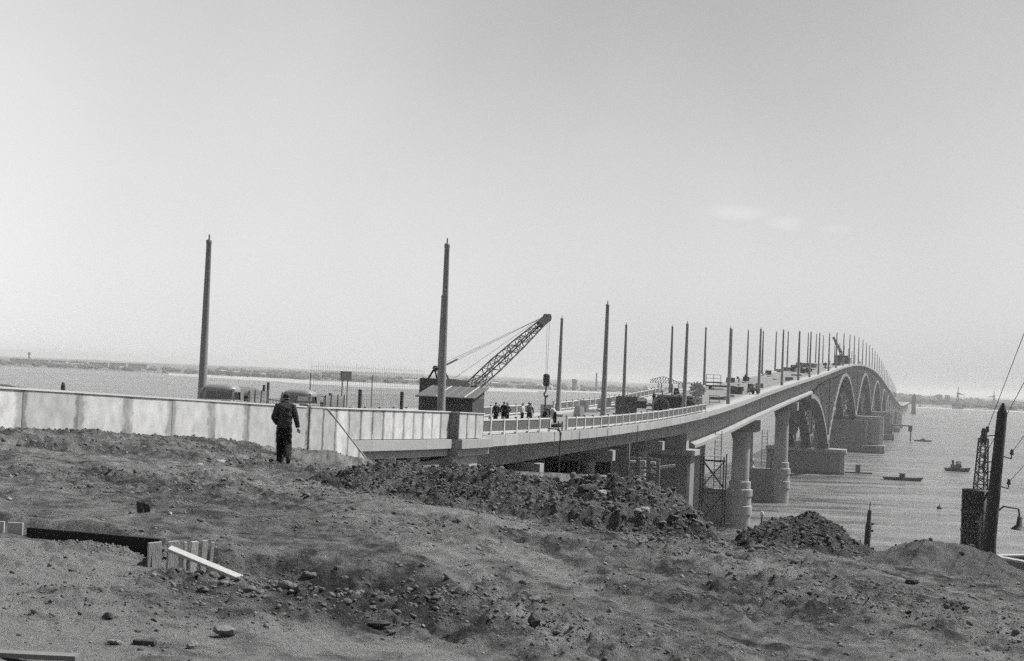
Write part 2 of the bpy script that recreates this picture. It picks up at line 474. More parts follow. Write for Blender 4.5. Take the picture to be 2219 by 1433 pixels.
RIDGES = [
    [(-2.75, 28.0, 22.78), (-2.4, 28.0, 23.18), (-2.0, 27.8, 23.26), (-1.5, 27.3, 23.10), (-0.95, 26.8, 23.22), (-0.25, 26.2, 23.26), (0.35, 25.4, 23.22), (0.85, 24.8, 23.17), (1.5, 24.2, 23.27),
     (1.95, 23.8, 23.30), (2.35, 23.6, 23.30), (2.75, 23.4, 23.10), (3.05, 23.4, 22.80), (3.25, 23.5, 22.50)],
    [(4.3, 24.0, 22.36), (4.6, 24.0, 22.62), (4.85, 24.0, 22.82), (5.1, 24.0, 22.85), (5.45, 24.0, 22.74), (5.85, 24.0, 22.54), (6.2, 24.2, 22.32)],
    [(5.95, 22.0, 22.46), (6.17, 22.0, 22.64), (6.5, 22.0, 22.76), (6.95, 22.0, 22.68), (7.45, 22.0, 22.58), (7.75, 21.6, 22.40), (7.95, 21.2, 22.28)],
]
def ridge_h(x, y, pts, slope):
    best = np.full_like(x, -99.0)
    for (x0, y0, z0), (x1, y1, z1) in zip(pts[:-1], pts[1:]):
        dx, dy = x1 - x0, y1 - y0
        u = np.clip(((x - x0) * dx + (y - y0) * dy) / (dx * dx + dy * dy), 0, 1)
        d = np.hypot(x - x0 - u * dx, y - y0 - u * dy)
        best = np.maximum(best, z0 + (z1 - z0) * u - slope * (np.sqrt(d * d + 0.12 ** 2) - 0.12))
    return best
ES = np.array([-100, 0, 40, 45, 51.6, 54.5, 60.6, 65, 73.8, 90, 110, 130, 150, 165, 175, 190, 230, 400])
EZ = np.array([24.0, 23.3, 22.85, 22.68, 22.30, 22.14, 21.73, 21.37, 20.35, 19.0, 18.0, 16.6, 13.8, 9.5, 6.0, -1.5, -3, -4])
def ground_h(x, y):
    """terrain without the mounds"""
    s = (x - BO.x) * BD.x + (y - BO.y) * BD.y; t = (x - BO.x) * BN.x + (y - BO.y) * BN.y
    base = 25 - (1.8 + 0.022 * y + 0.05 * x)
    u = 0.888 * (x - 6.3) + 0.46 * (y - 25.5)
    d = np.maximum(u, 0)
    base = base - 0.42 * d - 0.16 * np.exp(-((x - 3.75) / 0.55) ** 2) * sstep(20.5, 24, y) - 0.02 * np.clip(u + 12, 0, 12) ** 2 * 0.06
    base = np.where(y > 30, base - 0.05 * np.maximum(y - 34, 0) * sstep(-13, -5, x), base)
    up = sstep(13, 32, t); emb = np.interp(s, ES, EZ) * (1 - up) + np.minimum(np.interp(s - 130, ES, EZ), 13.0) * up - (0.55 + 0.7 * sstep(100, 125, s)) * np.maximum(-1.6 - t, 0) - 0.4 * np.maximum(t - 150, 0)
    z = np.maximum(base, emb)
    z = np.where((s > 30) & (s < 80) & (t > -9), np.minimum(z, np.interp(s, ES, EZ) + 0.06 * np.maximum(-t, 0)), z)
    return np.maximum(z, -4.0)
def pit_h(x, y):
    # rough dug-over hollow to the right of the boarded pit
    e = ((x + 1.75) / 1.25) ** 2 + ((y - 13.6) / 0.85) ** 2
    h = -0.16 * np.exp(-e * 1.2)
    e2 = ((x + 1.55) / 0.34) ** 2 + ((y - 12.95) / 0.22) ** 2
    h = h - 0.30 * np.exp(-e2 * e2)
    e3 = ((x + 0.8) / 0.9) ** 2 + ((y - 12.6) / 0.55) ** 2
    h = h + 0.10 * np.exp(-e3)
    e4 = ((x + 3.0) / 0.55) ** 2 + ((y - 10.9) / 0.5) ** 2     # low sandy hump in front of the boards
    h = h + 0.05 * np.exp(-e4)
    e5 = ((x + 3.75) / 0.6) ** 2 + ((y - 13.6) / 0.28) ** 2
    return h + 0.07 * np.exp(-e5)
def detail_h(x, y, rough):
    r = np.hypot(x, y); far = sstep(110, 60, r)
    h = 0.16 * fbm(x, y, 0.22, 3, 3)
    # faint wheel streaks running away towards the wall
    ux, uy = x * 0.90 + y * 0.43, y * 0.90 - x * 0.43
    h = h + far * 0.05 * fbm(ux * 2.4, uy * 0.22, 1.0, 3, 41, 0.6)
    h = h + far * (0.045 * fbm(x, y * 1.3, 1.3, 3, 9, 0.55) + 0.026 * fbm(x, y, 4.2, 2, 21, 0.6) * (0.35 + rough))
    w = worley(x, y, 4.5, 71); w2 = worley(x + 31, y - 7, 8.0, 77)
    lump = np.maximum(0, 0.42 - w) * 0.16 + np.maximum(0, 0.45 - w2) * 0.08
    rid = (0.25 - np.abs(vnoise(x * 2.3, y * 2.3, 201))) * 0.10 + (0.25 - np.abs(vnoise(x * 4.9 + 3, y * 4.9, 205))) * 0.07
    d = track_dist(x, y); live = np.clip(fbm(x, y, 0.5, 2, 211) * 2.5 + 0.6, 0, 1)
    rut = live * (-0.045 * np.exp(-(d / 0.12) ** 2) + 0.03 * np.exp(-((d - 0.26) / 0.09) ** 2))
    return h + (lump * (vnoise(x * 2.1, y * 2.1, 33) > -0.05) + rid) * rough * far + rut * far
TRACKS = [[(1.9, 8), (1.3, 11.5), (0.0, 15.5), (-2.2, 20.5), (-5, 26.5), (-9, 33)], [(4.2, 9), (3.3, 12.5), (1.6, 16.5), (-0.6, 20), (-4, 24.5), (-8, 29)],
          [(6.5, 12), (4.7, 15.5), (2.5, 18.2), (0, 20.6), (-4, 23)], [(-6, 22), (-3, 20.5), (0.5, 19), (4, 19.4)], [(0.2, 7), (-0.3, 10), (-1.2, 11.2), (-3.5, 11.2), (-6, 12)]]
def track_dist(x, y):
    best = np.full_like(x, 9.0)
    for tr in TRACKS:
        for off in (-0.72, 0.72):
            for (x0, y0), (x1, y1) in zip(tr[:-1], tr[1:]):
                dx, dy = x1 - x0, y1 - y0; L = math.hypot(dx, dy); nx, ny = -dy / L * off, dx / L * off
                u = np.clip(((x - x0 - nx) * dx + (y - y0 - ny) * dy) / (L * L), -0.05, 1.05)
                best = np.minimum(best, np.hypot(x - x0 - nx - u * dx, y - y0 - ny - u * dy))
    return best
def band_dist(x, y):
    best = np.full_like(x, 9.0)
    for tr in TRACKS[:3]:
        for (x0, y0), (x1, y1) in zip(tr[:-1], tr[1:]):
            dx, dy = x1 - x0, y1 - y0; u = np.clip(((x - x0) * dx + (y - y0) * dy) / (dx * dx + dy * dy), 0, 1)
            best = np.minimum(best, np.hypot(x - x0 - u * dx, y - y0 - u * dy))
    return best
def terrace(x, y):
    """the ground behind the boarded pit edge and the dug scarp lies a little higher"""
    yl = np.interp(x, [-8, -4.82, -3.36, -3.3, -2.75, -2.4, -1.0, 0.5, 2], [15.5, 14.5, 14.03, 13.45, 13.45, 13.9, 13.6, 13.2, 13.0])
    w = np.interp(x, [-3.3, -2.4, -1.2, 0.5], [0.16, 0.3, 0.8, 1.4])
    return 0.17 * sstep(0, 1, (y - yl - 0.06) / w) * sstep(24, 16, y) * sstep(1.0, -1.0, x)
def tone_map(x, y, K):
    al, ac = -0.35 * x + 0.94 * y, 0.94 * x + 0.35 * y
    t = 0.66 + 0.75 * fbm(ac * 1.5, al * 0.35, 1.0, 5, 141, 0.65) + 0.35 * fbm(x, y, 0.4, 3, 151) + 0.9 * fbm(x, y, 5.0, 3, 161, 0.7)
    t = t - 0.40 * rough_map(x, y) + 0.22
    d = track_dist(x, y); t = t + 0.22 * np.exp(-(d / 0.16) ** 2) + 0.26 * np.exp(-(band_dist(x, y) / 0.95) ** 2)
    n = fbm(x, y, 0.8, 4, 171, 0.6)
    for px, py, rx, ry, amt in ((-2.9, 9.0, 3.0, 2.1, 1.0), (-4.6, 12.6, 1.6, 1.4, 0.9), (-3.6, 13.55, 0.6, 0.35, 0.8), (-0.6, 10.6, 1.3, 0.55, 0.7)):
        q = ((x - px) / rx) ** 2 + ((y - py) / ry) ** 2 + n * 0.8
        t = t + amt * 0.72 * sstep(1.25, 0.55, q)
    q = ((x + 1.4) / 1.3) ** 2 + ((y - 13.4) / 0.85) ** 2 + n
    t = t - 0.35 * sstep(1.2, 0.4, q)
    t = np.where(K > 0, 0.42 + 0.8 * fbm(x, y, 1.6, 4, 181, 0.65) + np.where(K == 3, 0.2, 0.0), t)
    return np.clip(t, 0.0, 1.6)
def rough_map(x, y):
    """0 = trampled, 1 = freshly dug"""
    a = fbm(x, y, 0.33, 3, 55) * 1.6 + 0.30
    a = a + 1.2 * np.exp(-((x + 1.3) / 1.6) ** 2 - ((y - 13.2) / 1.0) ** 2) + 0.9 * sstep(29, 36, y)
    a = a + 0.9 * np.exp(-((x - 5.2) / 1.6) ** 2 - ((y - 15.5) / 3.5) ** 2)
    a = a - 1.1 * np.exp(-((x + 2.6) / 2.4) ** 2 - ((y - 9.5) / 1.7) ** 2)
    return np.clip(a, 0.03, 1.0)
def surface(x, y):
    g = ground_h(x, y) + pit_h(x, y) + terrace(x, y) + detail_h(x, y, rough_map(x, y))
    lump = (0.25 - np.abs(vnoise(x * 3.1, y * 3.1, 215))) * 0.12 + 0.18 * fbm(x, y, 1.1, 3, 91) + 0.10 * fbm(x, y, 4.2, 4, 95, 0.66)
    w = worley(x, y, 3.4, 101); w2 = worley(x + 5, y + 9, 7.5, 105)
    clod = np.maximum(0, 0.5 - w) * 0.14 + np.maximum(0, 0.5 - w2) * 0.10
    m1 = ridge_h(x, y, RIDGES[0], 0.34 + 0.30 * sstep(2.6, 3.8, x)) - 0.14 * sstep(2.7, 3.6, x) + lump + clod - 0.03
    m2 = ridge_h(x, y, RIDGES[1], 0.32 + 0.25 * sstep(5.4, 6.2, x) + 0.22 * sstep(4.6, 3.9, x)) - 0.07 * sstep(5.2, 5.8, x) + lump * 0.7 + clod * 0.8 - 0.02
    m3 = ridge_h(x, y, RIDGES[2], 0.50) + lump * 0.4 + 0.012 * fbm(x, y, 12, 2, 7)
    st = np.stack([g, m1, m2, m3]); k = np.argmax(st, 0)
    return np.max(st, 0), k
def surf1(x, y):
    z, k = surface(np.array([float(x)]), np.array([float(y)])); return float(z[0])

# ------------------------------------------------------------------ ground sheet and earth mounds (one height field, split where the heaps rise out of it)
def build_ground():
    az = np.concatenate([np.radians(np.linspace(-62, -23, 70, endpoint=False)), np.radians(np.linspace(-23, 23, 820)), np.radians(np.linspace(23, 62, 71)[1:])])
    inv = 1 / np.linspace(1 / 4.0, 1 / 19.0, 640, endpoint=False)
    rr = np.concatenate([inv, np.linspace(19, 31, 270, endpoint=False), np.geomspace(31, 420, 150)])
    A, R = np.meshgrid(az, rr)
    X, Y = R * np.sin(A), R * np.cos(A)
    Z, K = surface(X.ravel(), Y.ravel())
    nr, nc = X.shape
    V = np.stack([X.ravel(), Y.ravel(), Z], 1)
    i = np.arange(nr * nc).reshape(nr, nc)
    q = np.stack([i[:-1, :-1].ravel(), i[:-1, 1:].ravel(), i[1:, 1:].ravel(), i[1:, :-1].ravel()], 1)
    kq = np.max(K[q], 1)
    grid = kq.reshape(nr - 1, nc - 1)
    for k in (1, 2, 3):                     # keep each heap in one piece; stray specks go back to the ground
        cells = set(zip(*[c.tolist() for c in np.nonzero(grid == k)])); best = set()
        while cells:
            st = [cells.pop()]; comp = set(st)
            while st:
                i, j = st.pop()
                for n_ in ((i + 1, j), (i - 1, j), (i, j + 1), (i, j - 1)):
                    if n_ in cells: cells.discard(n_); comp.add(n_); st.append(n_)
            if len(comp) > len(best):
                for c in best: grid[c] = 0
                best = comp
            else:
                for c in comp: grid[c] = 0
    kq = grid.ravel()
    T = tone_map(X.ravel(), Y.ravel(), K)
    soil = mat_soil('trampled_soil', 0.036, 0.155)
    heap = mat_soil('heap_soil', 0.034, 0.14)
    sandy = mat_soil('sandy_heap', 0.06, 0.17)
    names = ['ground', 'earth_mound', 'earth_mound', 'earth_mound']
    for k in range(4):
        f = q[kq == k]
        used, inv_ = np.unique(f.ravel(), return_inverse=True)
        me = bpy.data.meshes.new(names[k])
        me.vertices.add(len(used)); me.vertices.foreach_set('co', V[used].ravel())
        me.loops.add(len(f) * 4); me.loops.foreach_set('vertex_index', inv_.astype(np.int32))
        me.polygons.add(len(f)); me.polygons.foreach_set('loop_start', np.arange(len(f), dtype=np.int32) * 4)
        me.polygons.foreach_set('loop_total', np.full(len(f), 4, np.int32))
        me.polygons.foreach_set('use_smooth', np.ones(len(f), bool))
        me.update(calc_edges=True); me.validate()
        me.materials.append([soil, heap, heap, sandy][k])
        at = me.attributes.new('tone', 'FLOAT', 'POINT'); at.data.foreach_set('value', T[used].astype(np.float32))
        o = obj_me(names[k], me)
        if k == 0:
            struct(o); o['label'] = 'trampled and dug-over soil of the building site'
        else:
            tag(o, ['long ridge of dark cloddy excavated earth below the bridge abutment', 'low rounded heap of dark earth beside the thin steel post',
                    'smooth pale sandy heap in front of the utility pole'][k - 1], 'earth mound')
    # ground behind and beside the camera, coarse
    b = MB()
    a2 = np.radians(np.linspace(62, 298, 40)); r2 = [4.0, 8, 20, 60, 160, 420]
    idx = {}
    for ri, r in enumerate(r2):
        for ai, a in enumerate(a2):
            x, y = r * math.sin(a), r * math.cos(a); idx[ri, ai] = len(b.v)
            b.v.append((x, y, float(ground_h(np.array([x]), np.array([y]))[0])))
    for ri in range(len(r2) - 1):
        for ai in range(len(a2) - 1):
            b.f.append((idx[ri, ai], idx[ri, ai + 1], idx[ri + 1, ai + 1], idx[ri + 1, ai])); b.sm.append(True)
    c0 = len(b.v); ring = [(4.0 * math.sin(a), 4.0 * math.cos(a)) for a in np.radians(np.linspace(-62, 298, 60, endpoint=False))]
    for x, y in ring: b.v.append((x, y, float(ground_h(np.array([x]), np.array([y]))[0])))
    b.f.append(tuple(reversed(range(c0, c0 + 60)))); b.sm.append(False)
    o = b.build('ground', soil); struct(o)
    at = o.data.attributes.new('tone', 'FLOAT', 'POINT'); at.data.foreach_set('value', [0.45] * len(o.data.vertices)); o['label'] = 'bare soil of the river bank behind the viewpoint'
build_ground()

# loose clods: joined into a few masses nobody could count
def ico(sub):
    bm = bmesh.new(); bmesh.ops.create_icosphere(bm, subdivisions=sub, radius=1.0)
    v = np.array([p.co[:] for p in bm.verts]); f = np.array([[q.index for q in p.verts] for p in bm.faces]); bm.free(); return v, f
ICO = {1: ico(1), 2: ico(2)}
def rock_verts(sub, amp, rng):
    v, f = ICO[sub]; v = v.copy()
    d = np.zeros(len(v))
    for _ in range(5):
        n = rng.normal(size=3); n /= np.linalg.norm(n); d += np.maximum(0, v @ n - rng.uniform(0.2, 0.6)) * rng.uniform(0.4, 1.0)
    v = v * (1 - d * amp * 1.2)[:, None] * (1 + rng.normal(size=len(v)) * 0.10 * amp)[:, None]
    return v * np.array([1, rng.uniform(0.65, 1.0), rng.uniform(0.5, 0.85)])
def scatter(name, pts, sizes, m, label, sub=1, sink=0.35):
    vars_ = [rock_verts(sub, 0.7, RNG) for _ in range(14)]; f0 = ICO[sub][1]; nv = len(ICO[sub][0])
    n = len(pts); pick = RNG.integers(0, len(vars_), n); ang = RNG.uniform(0, 2 * math.pi, n)
    base = np.stack(vars_)[pick]
    c, s_ = np.cos(ang)[:, None], np.sin(ang)[:, None]
    x = base[:, :, 0] * c - base[:, :, 1] * s_; y = base[:, :, 0] * s_ + base[:, :, 1] * c
    sz = np.asarray(sizes)[:, None]
    zz, _ = surface(pts[:, 0], pts[:, 1])
    V = np.stack([x * sz + pts[:, 0:1], y * sz + pts[:, 1:2], base[:, :, 2] * sz + zz[:, None] + sz * (0.45 - sink)], 2).reshape(-1, 3)
    F = (f0[None] + (np.arange(n) * nv)[:, None, None]).reshape(-1, 3)
    me = bpy.data.meshes.new(name)
    me.vertices.add(len(V)); me.vertices.foreach_set('co', V.ravel())
    me.loops.add(len(F) * 3); me.loops.foreach_set('vertex_index', F.ravel().astype(np.int32))
    me.polygons.add(len(F)); me.polygons.foreach_set('loop_start', np.arange(len(F), dtype=np.int32) * 3)
    me.polygons.foreach_set('loop_total', np.full(len(F), 3, np.int32))
    me.update(calc_edges=True); me.materials.append(m)
    o = obj_me(name, me); struct(o, 'stuff'); o['label'] = label
    return o
def ridge_pts(n, pts, w):
    p = np.array(pts); seg = RNG.integers(0, len(p) - 1, n); u = RNG.uniform(0, 1, n)[:, None]
    q = p[seg] * (1 - u) + p[seg + 1] * u
    return np.stack([q[:, 0] + RNG.normal(0, w * 0.35, n), q[:, 1] + RNG.uniform(-w, w * 0.5, n)], 1)
CLODL = mat('dry_clod_soil', 0.18, 0.97, 0.5, 1.5, 0.6, 30, coord='Position')
sizes = np.clip(RNG.lognormal(math.log(0.040), 0.40, 900), 0.02, 0.13)
scatter('loose_clods', ridge_pts(900, RIDGES[0], 2.1), sizes, CLODM, 'larger clods of earth lying over the long mound', sub=2)
sizes = np.clip(RNG.lognormal(math.log(0.020), 0.45, 7000), 0.008, 0.06)
scatter('loose_clods', ridge_pts(7000, RIDGES[0], 2.7), sizes, CLODM, 'loose crumbs of earth strewn over the long mound', sub=1)
sizes = np.clip(RNG.lognormal(math.log(0.022), 0.5, 900), 0.008, 0.09)
scatter('loose_clods', ridge_pts(900, RIDGES[0], 2.6), sizes, CLODL, 'dry pale clods strewn over the long mound', sub=1)
sizes = np.clip(RNG.lognormal(math.log(0.022), 0.5, 1500), 0.008, 0.07)
scatter('loose_clods', ridge_pts(1500, RIDGES[1], 1.4), sizes, CLODM, 'loose clods of earth on the low rounded heap', sub=1)
def ground_pts(n, p):
    rr = 1 / RNG.uniform(1 / 42, 1 / 6.5, n); aa = RNG.uniform(-0.42, 0.42, n)
    gp = np.stack([rr * np.sin(aa), rr * np.cos(aa)], 1)
    patchy = np.clip(fbm(gp[:, 0], gp[:, 1], 0.9, 3, 61) * 2.0 + 0.6, 0.08, 1)
    gp = gp[RNG.uniform(0, 1, n) < (rough_map(gp[:, 0], gp[:, 1]) ** 1.1 * 0.9 + 0.08) * patchy * p]
    return gp, np.clip(np.hypot(gp[:, 0], gp[:, 1]) / 13, 0.75, 2.2)
gp, k_ = ground_pts(60000, 1.0)
scatter('scattered_clods', gp, np.clip(RNG.lognormal(math.log(0.012), 0.6, len(gp)), 0.005, 0.05) * k_, CLODM, 'small clods scattered over the trampled soil', sub=1)
gp, k_ = ground_pts(22000, 0.8)
scatter('scattered_clods', gp, np.clip(RNG.lognormal(math.log(0.011), 0.55, len(gp)), 0.004, 0.04) * k_, CLODL, 'dry pale crumbs scattered over the trampled soil', sub=1)
gp = np.stack([RNG.normal(-1.2, 0.75, 900), RNG.normal(12.9, 0.55, 900)], 1)
scatter('scattered_clods', gp, np.clip(RNG.lognormal(math.log(0.022), 0.5, 900), 0.008, 0.075), CLODM, 'dark clods thrown up round the dug hollow', sub=2)
gp = np.stack([RNG.normal(5.3, 0.9, 700), RNG.normal(15.5, 2.0, 700)], 1)
scatter('scattered_clods', gp, np.clip(RNG.lognormal(math.log(0.018), 0.5, 700), 0.008, 0.07), CLODM, 'dark clods thrown up on the bank side of the track', sub=1)
wu, wv_ = RNG.uniform(42, 80, 3600), -RNG.uniform(0.3, 16, 3600)
gp = np.stack([BO.x + BD.x * wu + BN.x * wv_, BO.y + BD.y * wu + BN.y * wv_], 1)
scatter('scattered_clods', gp, np.clip(RNG.lognormal(math.log(0.032), 0.5, 3600), 0.012, 0.13), CLODM, 'dark clods lying along the foot of the white wall', sub=1)
n = 260
rr = 1 / RNG.uniform(1 / 40, 1 / 7, n); aa = RNG.uniform(-0.4, 0.4, n)
gp = np.stack([rr * np.sin(aa), rr * np.cos(aa)], 1)
scatter('pale_rubble', gp, np.clip(RNG.lognormal(math.log(0.012), 0.5, n), 0.005, 0.04) * np.clip(rr / 14, 0.7, 2), ROCKP, 'bits of pale rubble scattered over the soil', sub=1)
gp = np.stack([RNG.normal(-3.55, 0.28, 420), RNG.normal(13.55, 0.14, 420)], 1)
scatter('gravel_spill', gp, np.clip(RNG.lognormal(math.log(0.012), 0.4, 420), 0.006, 0.03), ROCK, 'pale gravel spilled along the boarded pit', sub=1)

# single stones one can point to
def stone(x, y, r, m, label, squash=(1, 1, 1), rz=0.0, sink=0.25, seed=1, flat=False, name='stone'):
    rng = np.random.default_rng(seed)
    v = rock_verts(2, 0.9, rng) * np.array(squash) * r
    me = bpy.data.meshes.new(name); me.from_pydata(v.tolist(), [], ICO[2][1].tolist()); me.update(); me.materials.append(m)
    o = obj_me(name, me, loc=(x, y, surf1(x, y) + r * squash[2] * (0.55 - sink))); o.rotation_euler = (0, 0, rz)
    return tag(o, label, 'stone')
stone(-4.14, 16.4, 0.125, ROCKD, 'upright dark boulder on the soil behind the boarded pit', (0.8, 0.7, 1.5), 0.4, 0.1, 3)
stone(-2.0, 10.32, 0.10, ROCK, 'angular grey stone lying alone at the edge of the pale sand', (1.15, 0.8, 0.8), 0.2, 0.25, 5)
stone(-2.56, 9.6, 0.062, ROCK, 'small wedge-shaped stone beside the dark brick', (1.0, 0.8, 0.8), 0.5, 0.2, 8)
stone(-2.07, 9.65, 0.07, ROCK, 'rounded stone with a rough skin on the pale sand', (0.85, 0.8, 1.0), 1.2, 0.2, 11)
stone(-2.84, 10.38, 0.055, ROCKD, 'flat low stone on the sand in front of the planks', (1.4, 0.8, 0.7), 2.2, 0.3, 13)
stone(-0.95, 11.4, 0.10, ROCKD, 'squat dark stone at the foot of the dug earth', (1.1, 0.8, 0.75), 0.1, 0.25, 17)
stone(-0.85, 11.27, 0.05, ROCK, 'grey stone standing on end against a squat dark one', (0.8, 0.6, 1.1), 0.4, 0.25, 19)
stone(0.28, 12.0, 0.11, ROCKD, 'dark pointed stone in the trodden soil right of the dug hollow', (0.9, 0.8, 1.1), 0.9, 0.3, 23)
stone(2.95, 22.7, 0.17, ROCKD, 'big dark block lodged low on the flank of the long mound', (1.0, 0.8, 0.8), 0.4, 0.2, 29)
stone(1.30, 23.4, 0.26, ROCKD, 'broad dark boulder half buried in the front of the long mound', (1.2, 0.7, 0.6), 0.1, 0.35, 31)
stone(1.62, 23.2, 0.10, ROCKP, 'pale oval stone resting on the long mound above the clods', (1.4, 0.8, 0.8), 0.3, 0.2, 33)
stone(2.15, 22.3, 0.10, ROCKP, 'whitish broken stone near the foot of the long mound', (1.3, 0.8, 0.8), 0.3, 0.2, 35)
stone(3.84, 22.4, 0.20, ROCK, 'slanting grey slab of rock between the two earth heaps', (1.5, 0.6, 0.7), -0.5, 0.2, 37)
stone(5.32, 18.6, 0.10, ROCKD, 'small dark tilted block casting a shadow on the bare soil', (1.2, 0.7, 0.8), -0.3, 0.1, 39)
stone(-6.39, 31.8, 0.16, ROCKP, 'pale crumbling lump of mortar behind the walking man', (1.0, 0.8, 0.8), 0.3, 0.25, 41)
stone(-6.5, 30.4, 0.09, ROCKP, 'small white lump of lime on the soil below the white wall', (1.2, 0.6, 0.6), 0.6, 0.25, 43)
stone(-5.1, 25.7, 0.07, ROCK, 'grey stone on open ground before the white wall', (1.2, 0.9, 0.8), 0.6, 0.25, 45)
stone(-3.3, 24.5, 0.07, ROCK, 'small chip of stone beside the worn track', (1.5, 0.7, 0.5), 0.2, 0.25, 47)
b = MB().box(-0.075, 0.075, -0.03, 0.03, 0, 0.036)
o = b.build('brick', ROCKD, bevel=0.004); o.location = (-2.37, 9.59, surf1(-2.37, 9.59) - 0.004); o.rotation_euler = (0, 0, -0.12)
tag(o, 'dark brick lying flat on the pale sand', 'brick')

# ------------------------------------------------------------------ boarded pit in the foreground
pz = 25 - (1.8 + 0.022 * 14.0 - 0.05 * 3.36)
t = thing('pit_formwork', 'low pit edging of board with shade put into its dark colour and a short row of upright pale boards', 'formwork', (-3.36, 14.0, pz))
MB().bar((-1.46, 0.49, -0.04), (0.02, 0.0, -0.04), 0.05, 0.48).build('edge_board', WOODD, t)  # shade of the pit recess is put into the board's near-black colour
for k in range(3):
    x0 = -1.98 + 0.17 * k
    MB().box(x0, x0 + 0.15, 0.30 + 0.05 * k, 0.33 + 0.05 * k, -0.25, 0.25 + 0.012 * (k % 2)).build('upright_board', WOOD, t)
for k, (x0, w, h) in enumerate(((0.10, 0.135, 0.265), (0.25, 0.115, 0.27), (0.375, 0.03, 0.26), (0.43, 0.075, 0.262), (0.515, 0.06, 0.268), (0.585, 0.035, 0.25))):
    ob = MB().box(0, w, -0.012, 0.012, -0.22, h).build('upright_board', WOOD, t, bevel=0.003)
    ob.location = (x0, -0.92 + x0 * 0.75, 0.0); ob.rotation_euler = (0.03, 0.015 * (k - 3), 0.72)
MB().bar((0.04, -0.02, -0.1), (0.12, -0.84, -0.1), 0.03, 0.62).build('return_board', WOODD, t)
o = MB().box(0, 0.76, -0.045, 0.045, -0.014, 0.014).build('loose_plank', WOOD, bevel=0.003)
o.location = (-3.03, 12.98, pz + 0.245); o.rotation_euler = (0.25, 0.33, -0.10)
tag(o, 'pale plank leaning from the upright boards down to the soil', 'plank')
o = MB().box(0, 0.9, -0.05, 0.05, 0, 0.03).build('half_buried_beam', WOODM); o.location = (-3.45, 8.72, surf1(-3.0, 8.7) + 0.004); o.rotation_euler = (0, 0, -0.03)
tag(o, 'dark beam half buried in the sand at the very edge', 'beam')
o = MB().box(0, 0.42, -0.03, 0.03, 0, 0.025).build('scrap_plank', WOODM); o.location = (-1.31, 18.4, surf1(-1.2, 18.4)); o.rotation_euler = (0, 0.04, -0.2)
tag(o, 'short weathered scrap of plank lying on the trodden soil', 'plank')
o = MB().tube((0, 0, 0), (0.55, 0.3, 0.02), 0.02, 0.02, 8).build('scrap_pipe', STEEL2); o.location = (2.35, 22.0, surf1(2.35, 22.0)); o.rotation_euler = (0, 0.35, -1.0)
tag(o, 'thin rusty bar sticking out of the long mound', 'bar')

# ------------------------------------------------------------------ river, far bank
def water():
    b = MB(); xs = [-12000, -3000, -1000, -300, 0, 300, 1000, 3000, 12000]; ys = [-400, 0, 150, 400, 900, 1800, 3500, 6000, 12000]
    for y in ys:
        for x in xs: b.v.append((x, y, 0.0))
    for j in range(len(ys) - 1):
        for i in range(len(xs) - 1):
            k = j * len(xs) + i; b.f.append((k, k + 1, k + 1 + len(xs), k + len(xs))); b.sm.append(False)
    o = b.build('water', mat_water()); struct(o); o['label'] = 'wide river with small choppy waves'
water()
SH = [(-0.75, 3300), (-0.36, 3080), (-0.27, 2950), (-0.2, 2760), (-0.1, 2600), (0.0, 2620), (0.06, 2700), (0.12, 2850), (0.2, 3000), (0.29, 3120), (0.36, 3250), (0.75, 3600)]
def shoreY(k): return float(np.interp(k, [a for a, _ in SH], [c for _, c in SH]))
def strip(name, k0, k1, near, far, prof, m, label, n=160, jit=25):
    b = MB(); cols = len(prof)
    for i in range(n + 1):
        k = k0 + (k1 - k0) * i / n
        y0 = near(k) + jit * float(vnoise(np.array([k * 60.0]), np.array([3.0]), 5)[0]); y1 = far(k)
        for (f, z) in prof:
            y = y0 + (y1 - y0) * f
            b.v.append((k * y, y, z + (0 if z < 0.5 else 0.35 * z * float(vnoise(np.array([k * 45 + f * 9]), np.array([f * 40.0]), 8)[0]))))
    for i in range(n):
        for c in range(cols - 1):
            q = i * cols + c; b.f.append((q, q + cols, q + cols + 1, q + 1)); b.sm.append(True)
    o = b.build(name, m); struct(o); o['label'] = label; return o
strip('far_bank', -0.75, 0.75, shoreY, lambda k: 9000, [(0, -1.0), (0.004, 1.2), (0.02, 2.2), (0.06, 4.0), (0.2, 9.0), (0.5, 13.0), (1.0, 15.0)], FARLAND, 'low far bank of the river with fields and trees')
strip('sand_bar', -0.24, 0.02, lambda k: shoreY(k) - 260 - 300 * math.exp(-((k + .1) / .1) ** 2), lambda k: shoreY(k) + 30, [(0, -0.3), (0.1, 0.35), (0.6, 0.9), (1.0, 1.4)], SAND, 'long pale sand bar along the far shore', jit=80)
strip('sand_bar', 0.02, 0.16, lambda k: shoreY(k) - 60, lambda k: shoreY(k) + 30, [(0, -0.3), (0.2, 0.5), (1.0, 1.5)], SAND, 'narrow pale beach behind the bridge lamp posts', jit=40)
strip('river_shoal', -0.34, -0.14, lambda k: 2080 + 300 * (k + .24), lambda k: 2130 + 300 * (k + .24), [(0, -0.15), (0.3, 0.12), (0.7, 0.12), (1.0, -0.15)], FARLAND, 'thin dark shoal lying in mid river', n=60, jit=30)
strip('river_island', 0.305, 0.62, lambda k: 2480, lambda k: 2950, [(0, -0.5), (0.02, 1.0), (0.2, 3.0), (0.8, 4.0), (1, -0.5)], FARLAND, 'low wooded island on the downstream side', n=80)
strip('sand_bar', 0.285, 0.40, lambda k: 2430, lambda k: 2500, [(0, -0.3), (0.3, 0.4), (1.0, 1.0)], SAND, 'thin strip of sand before the wooded island', n=40, jit=12)

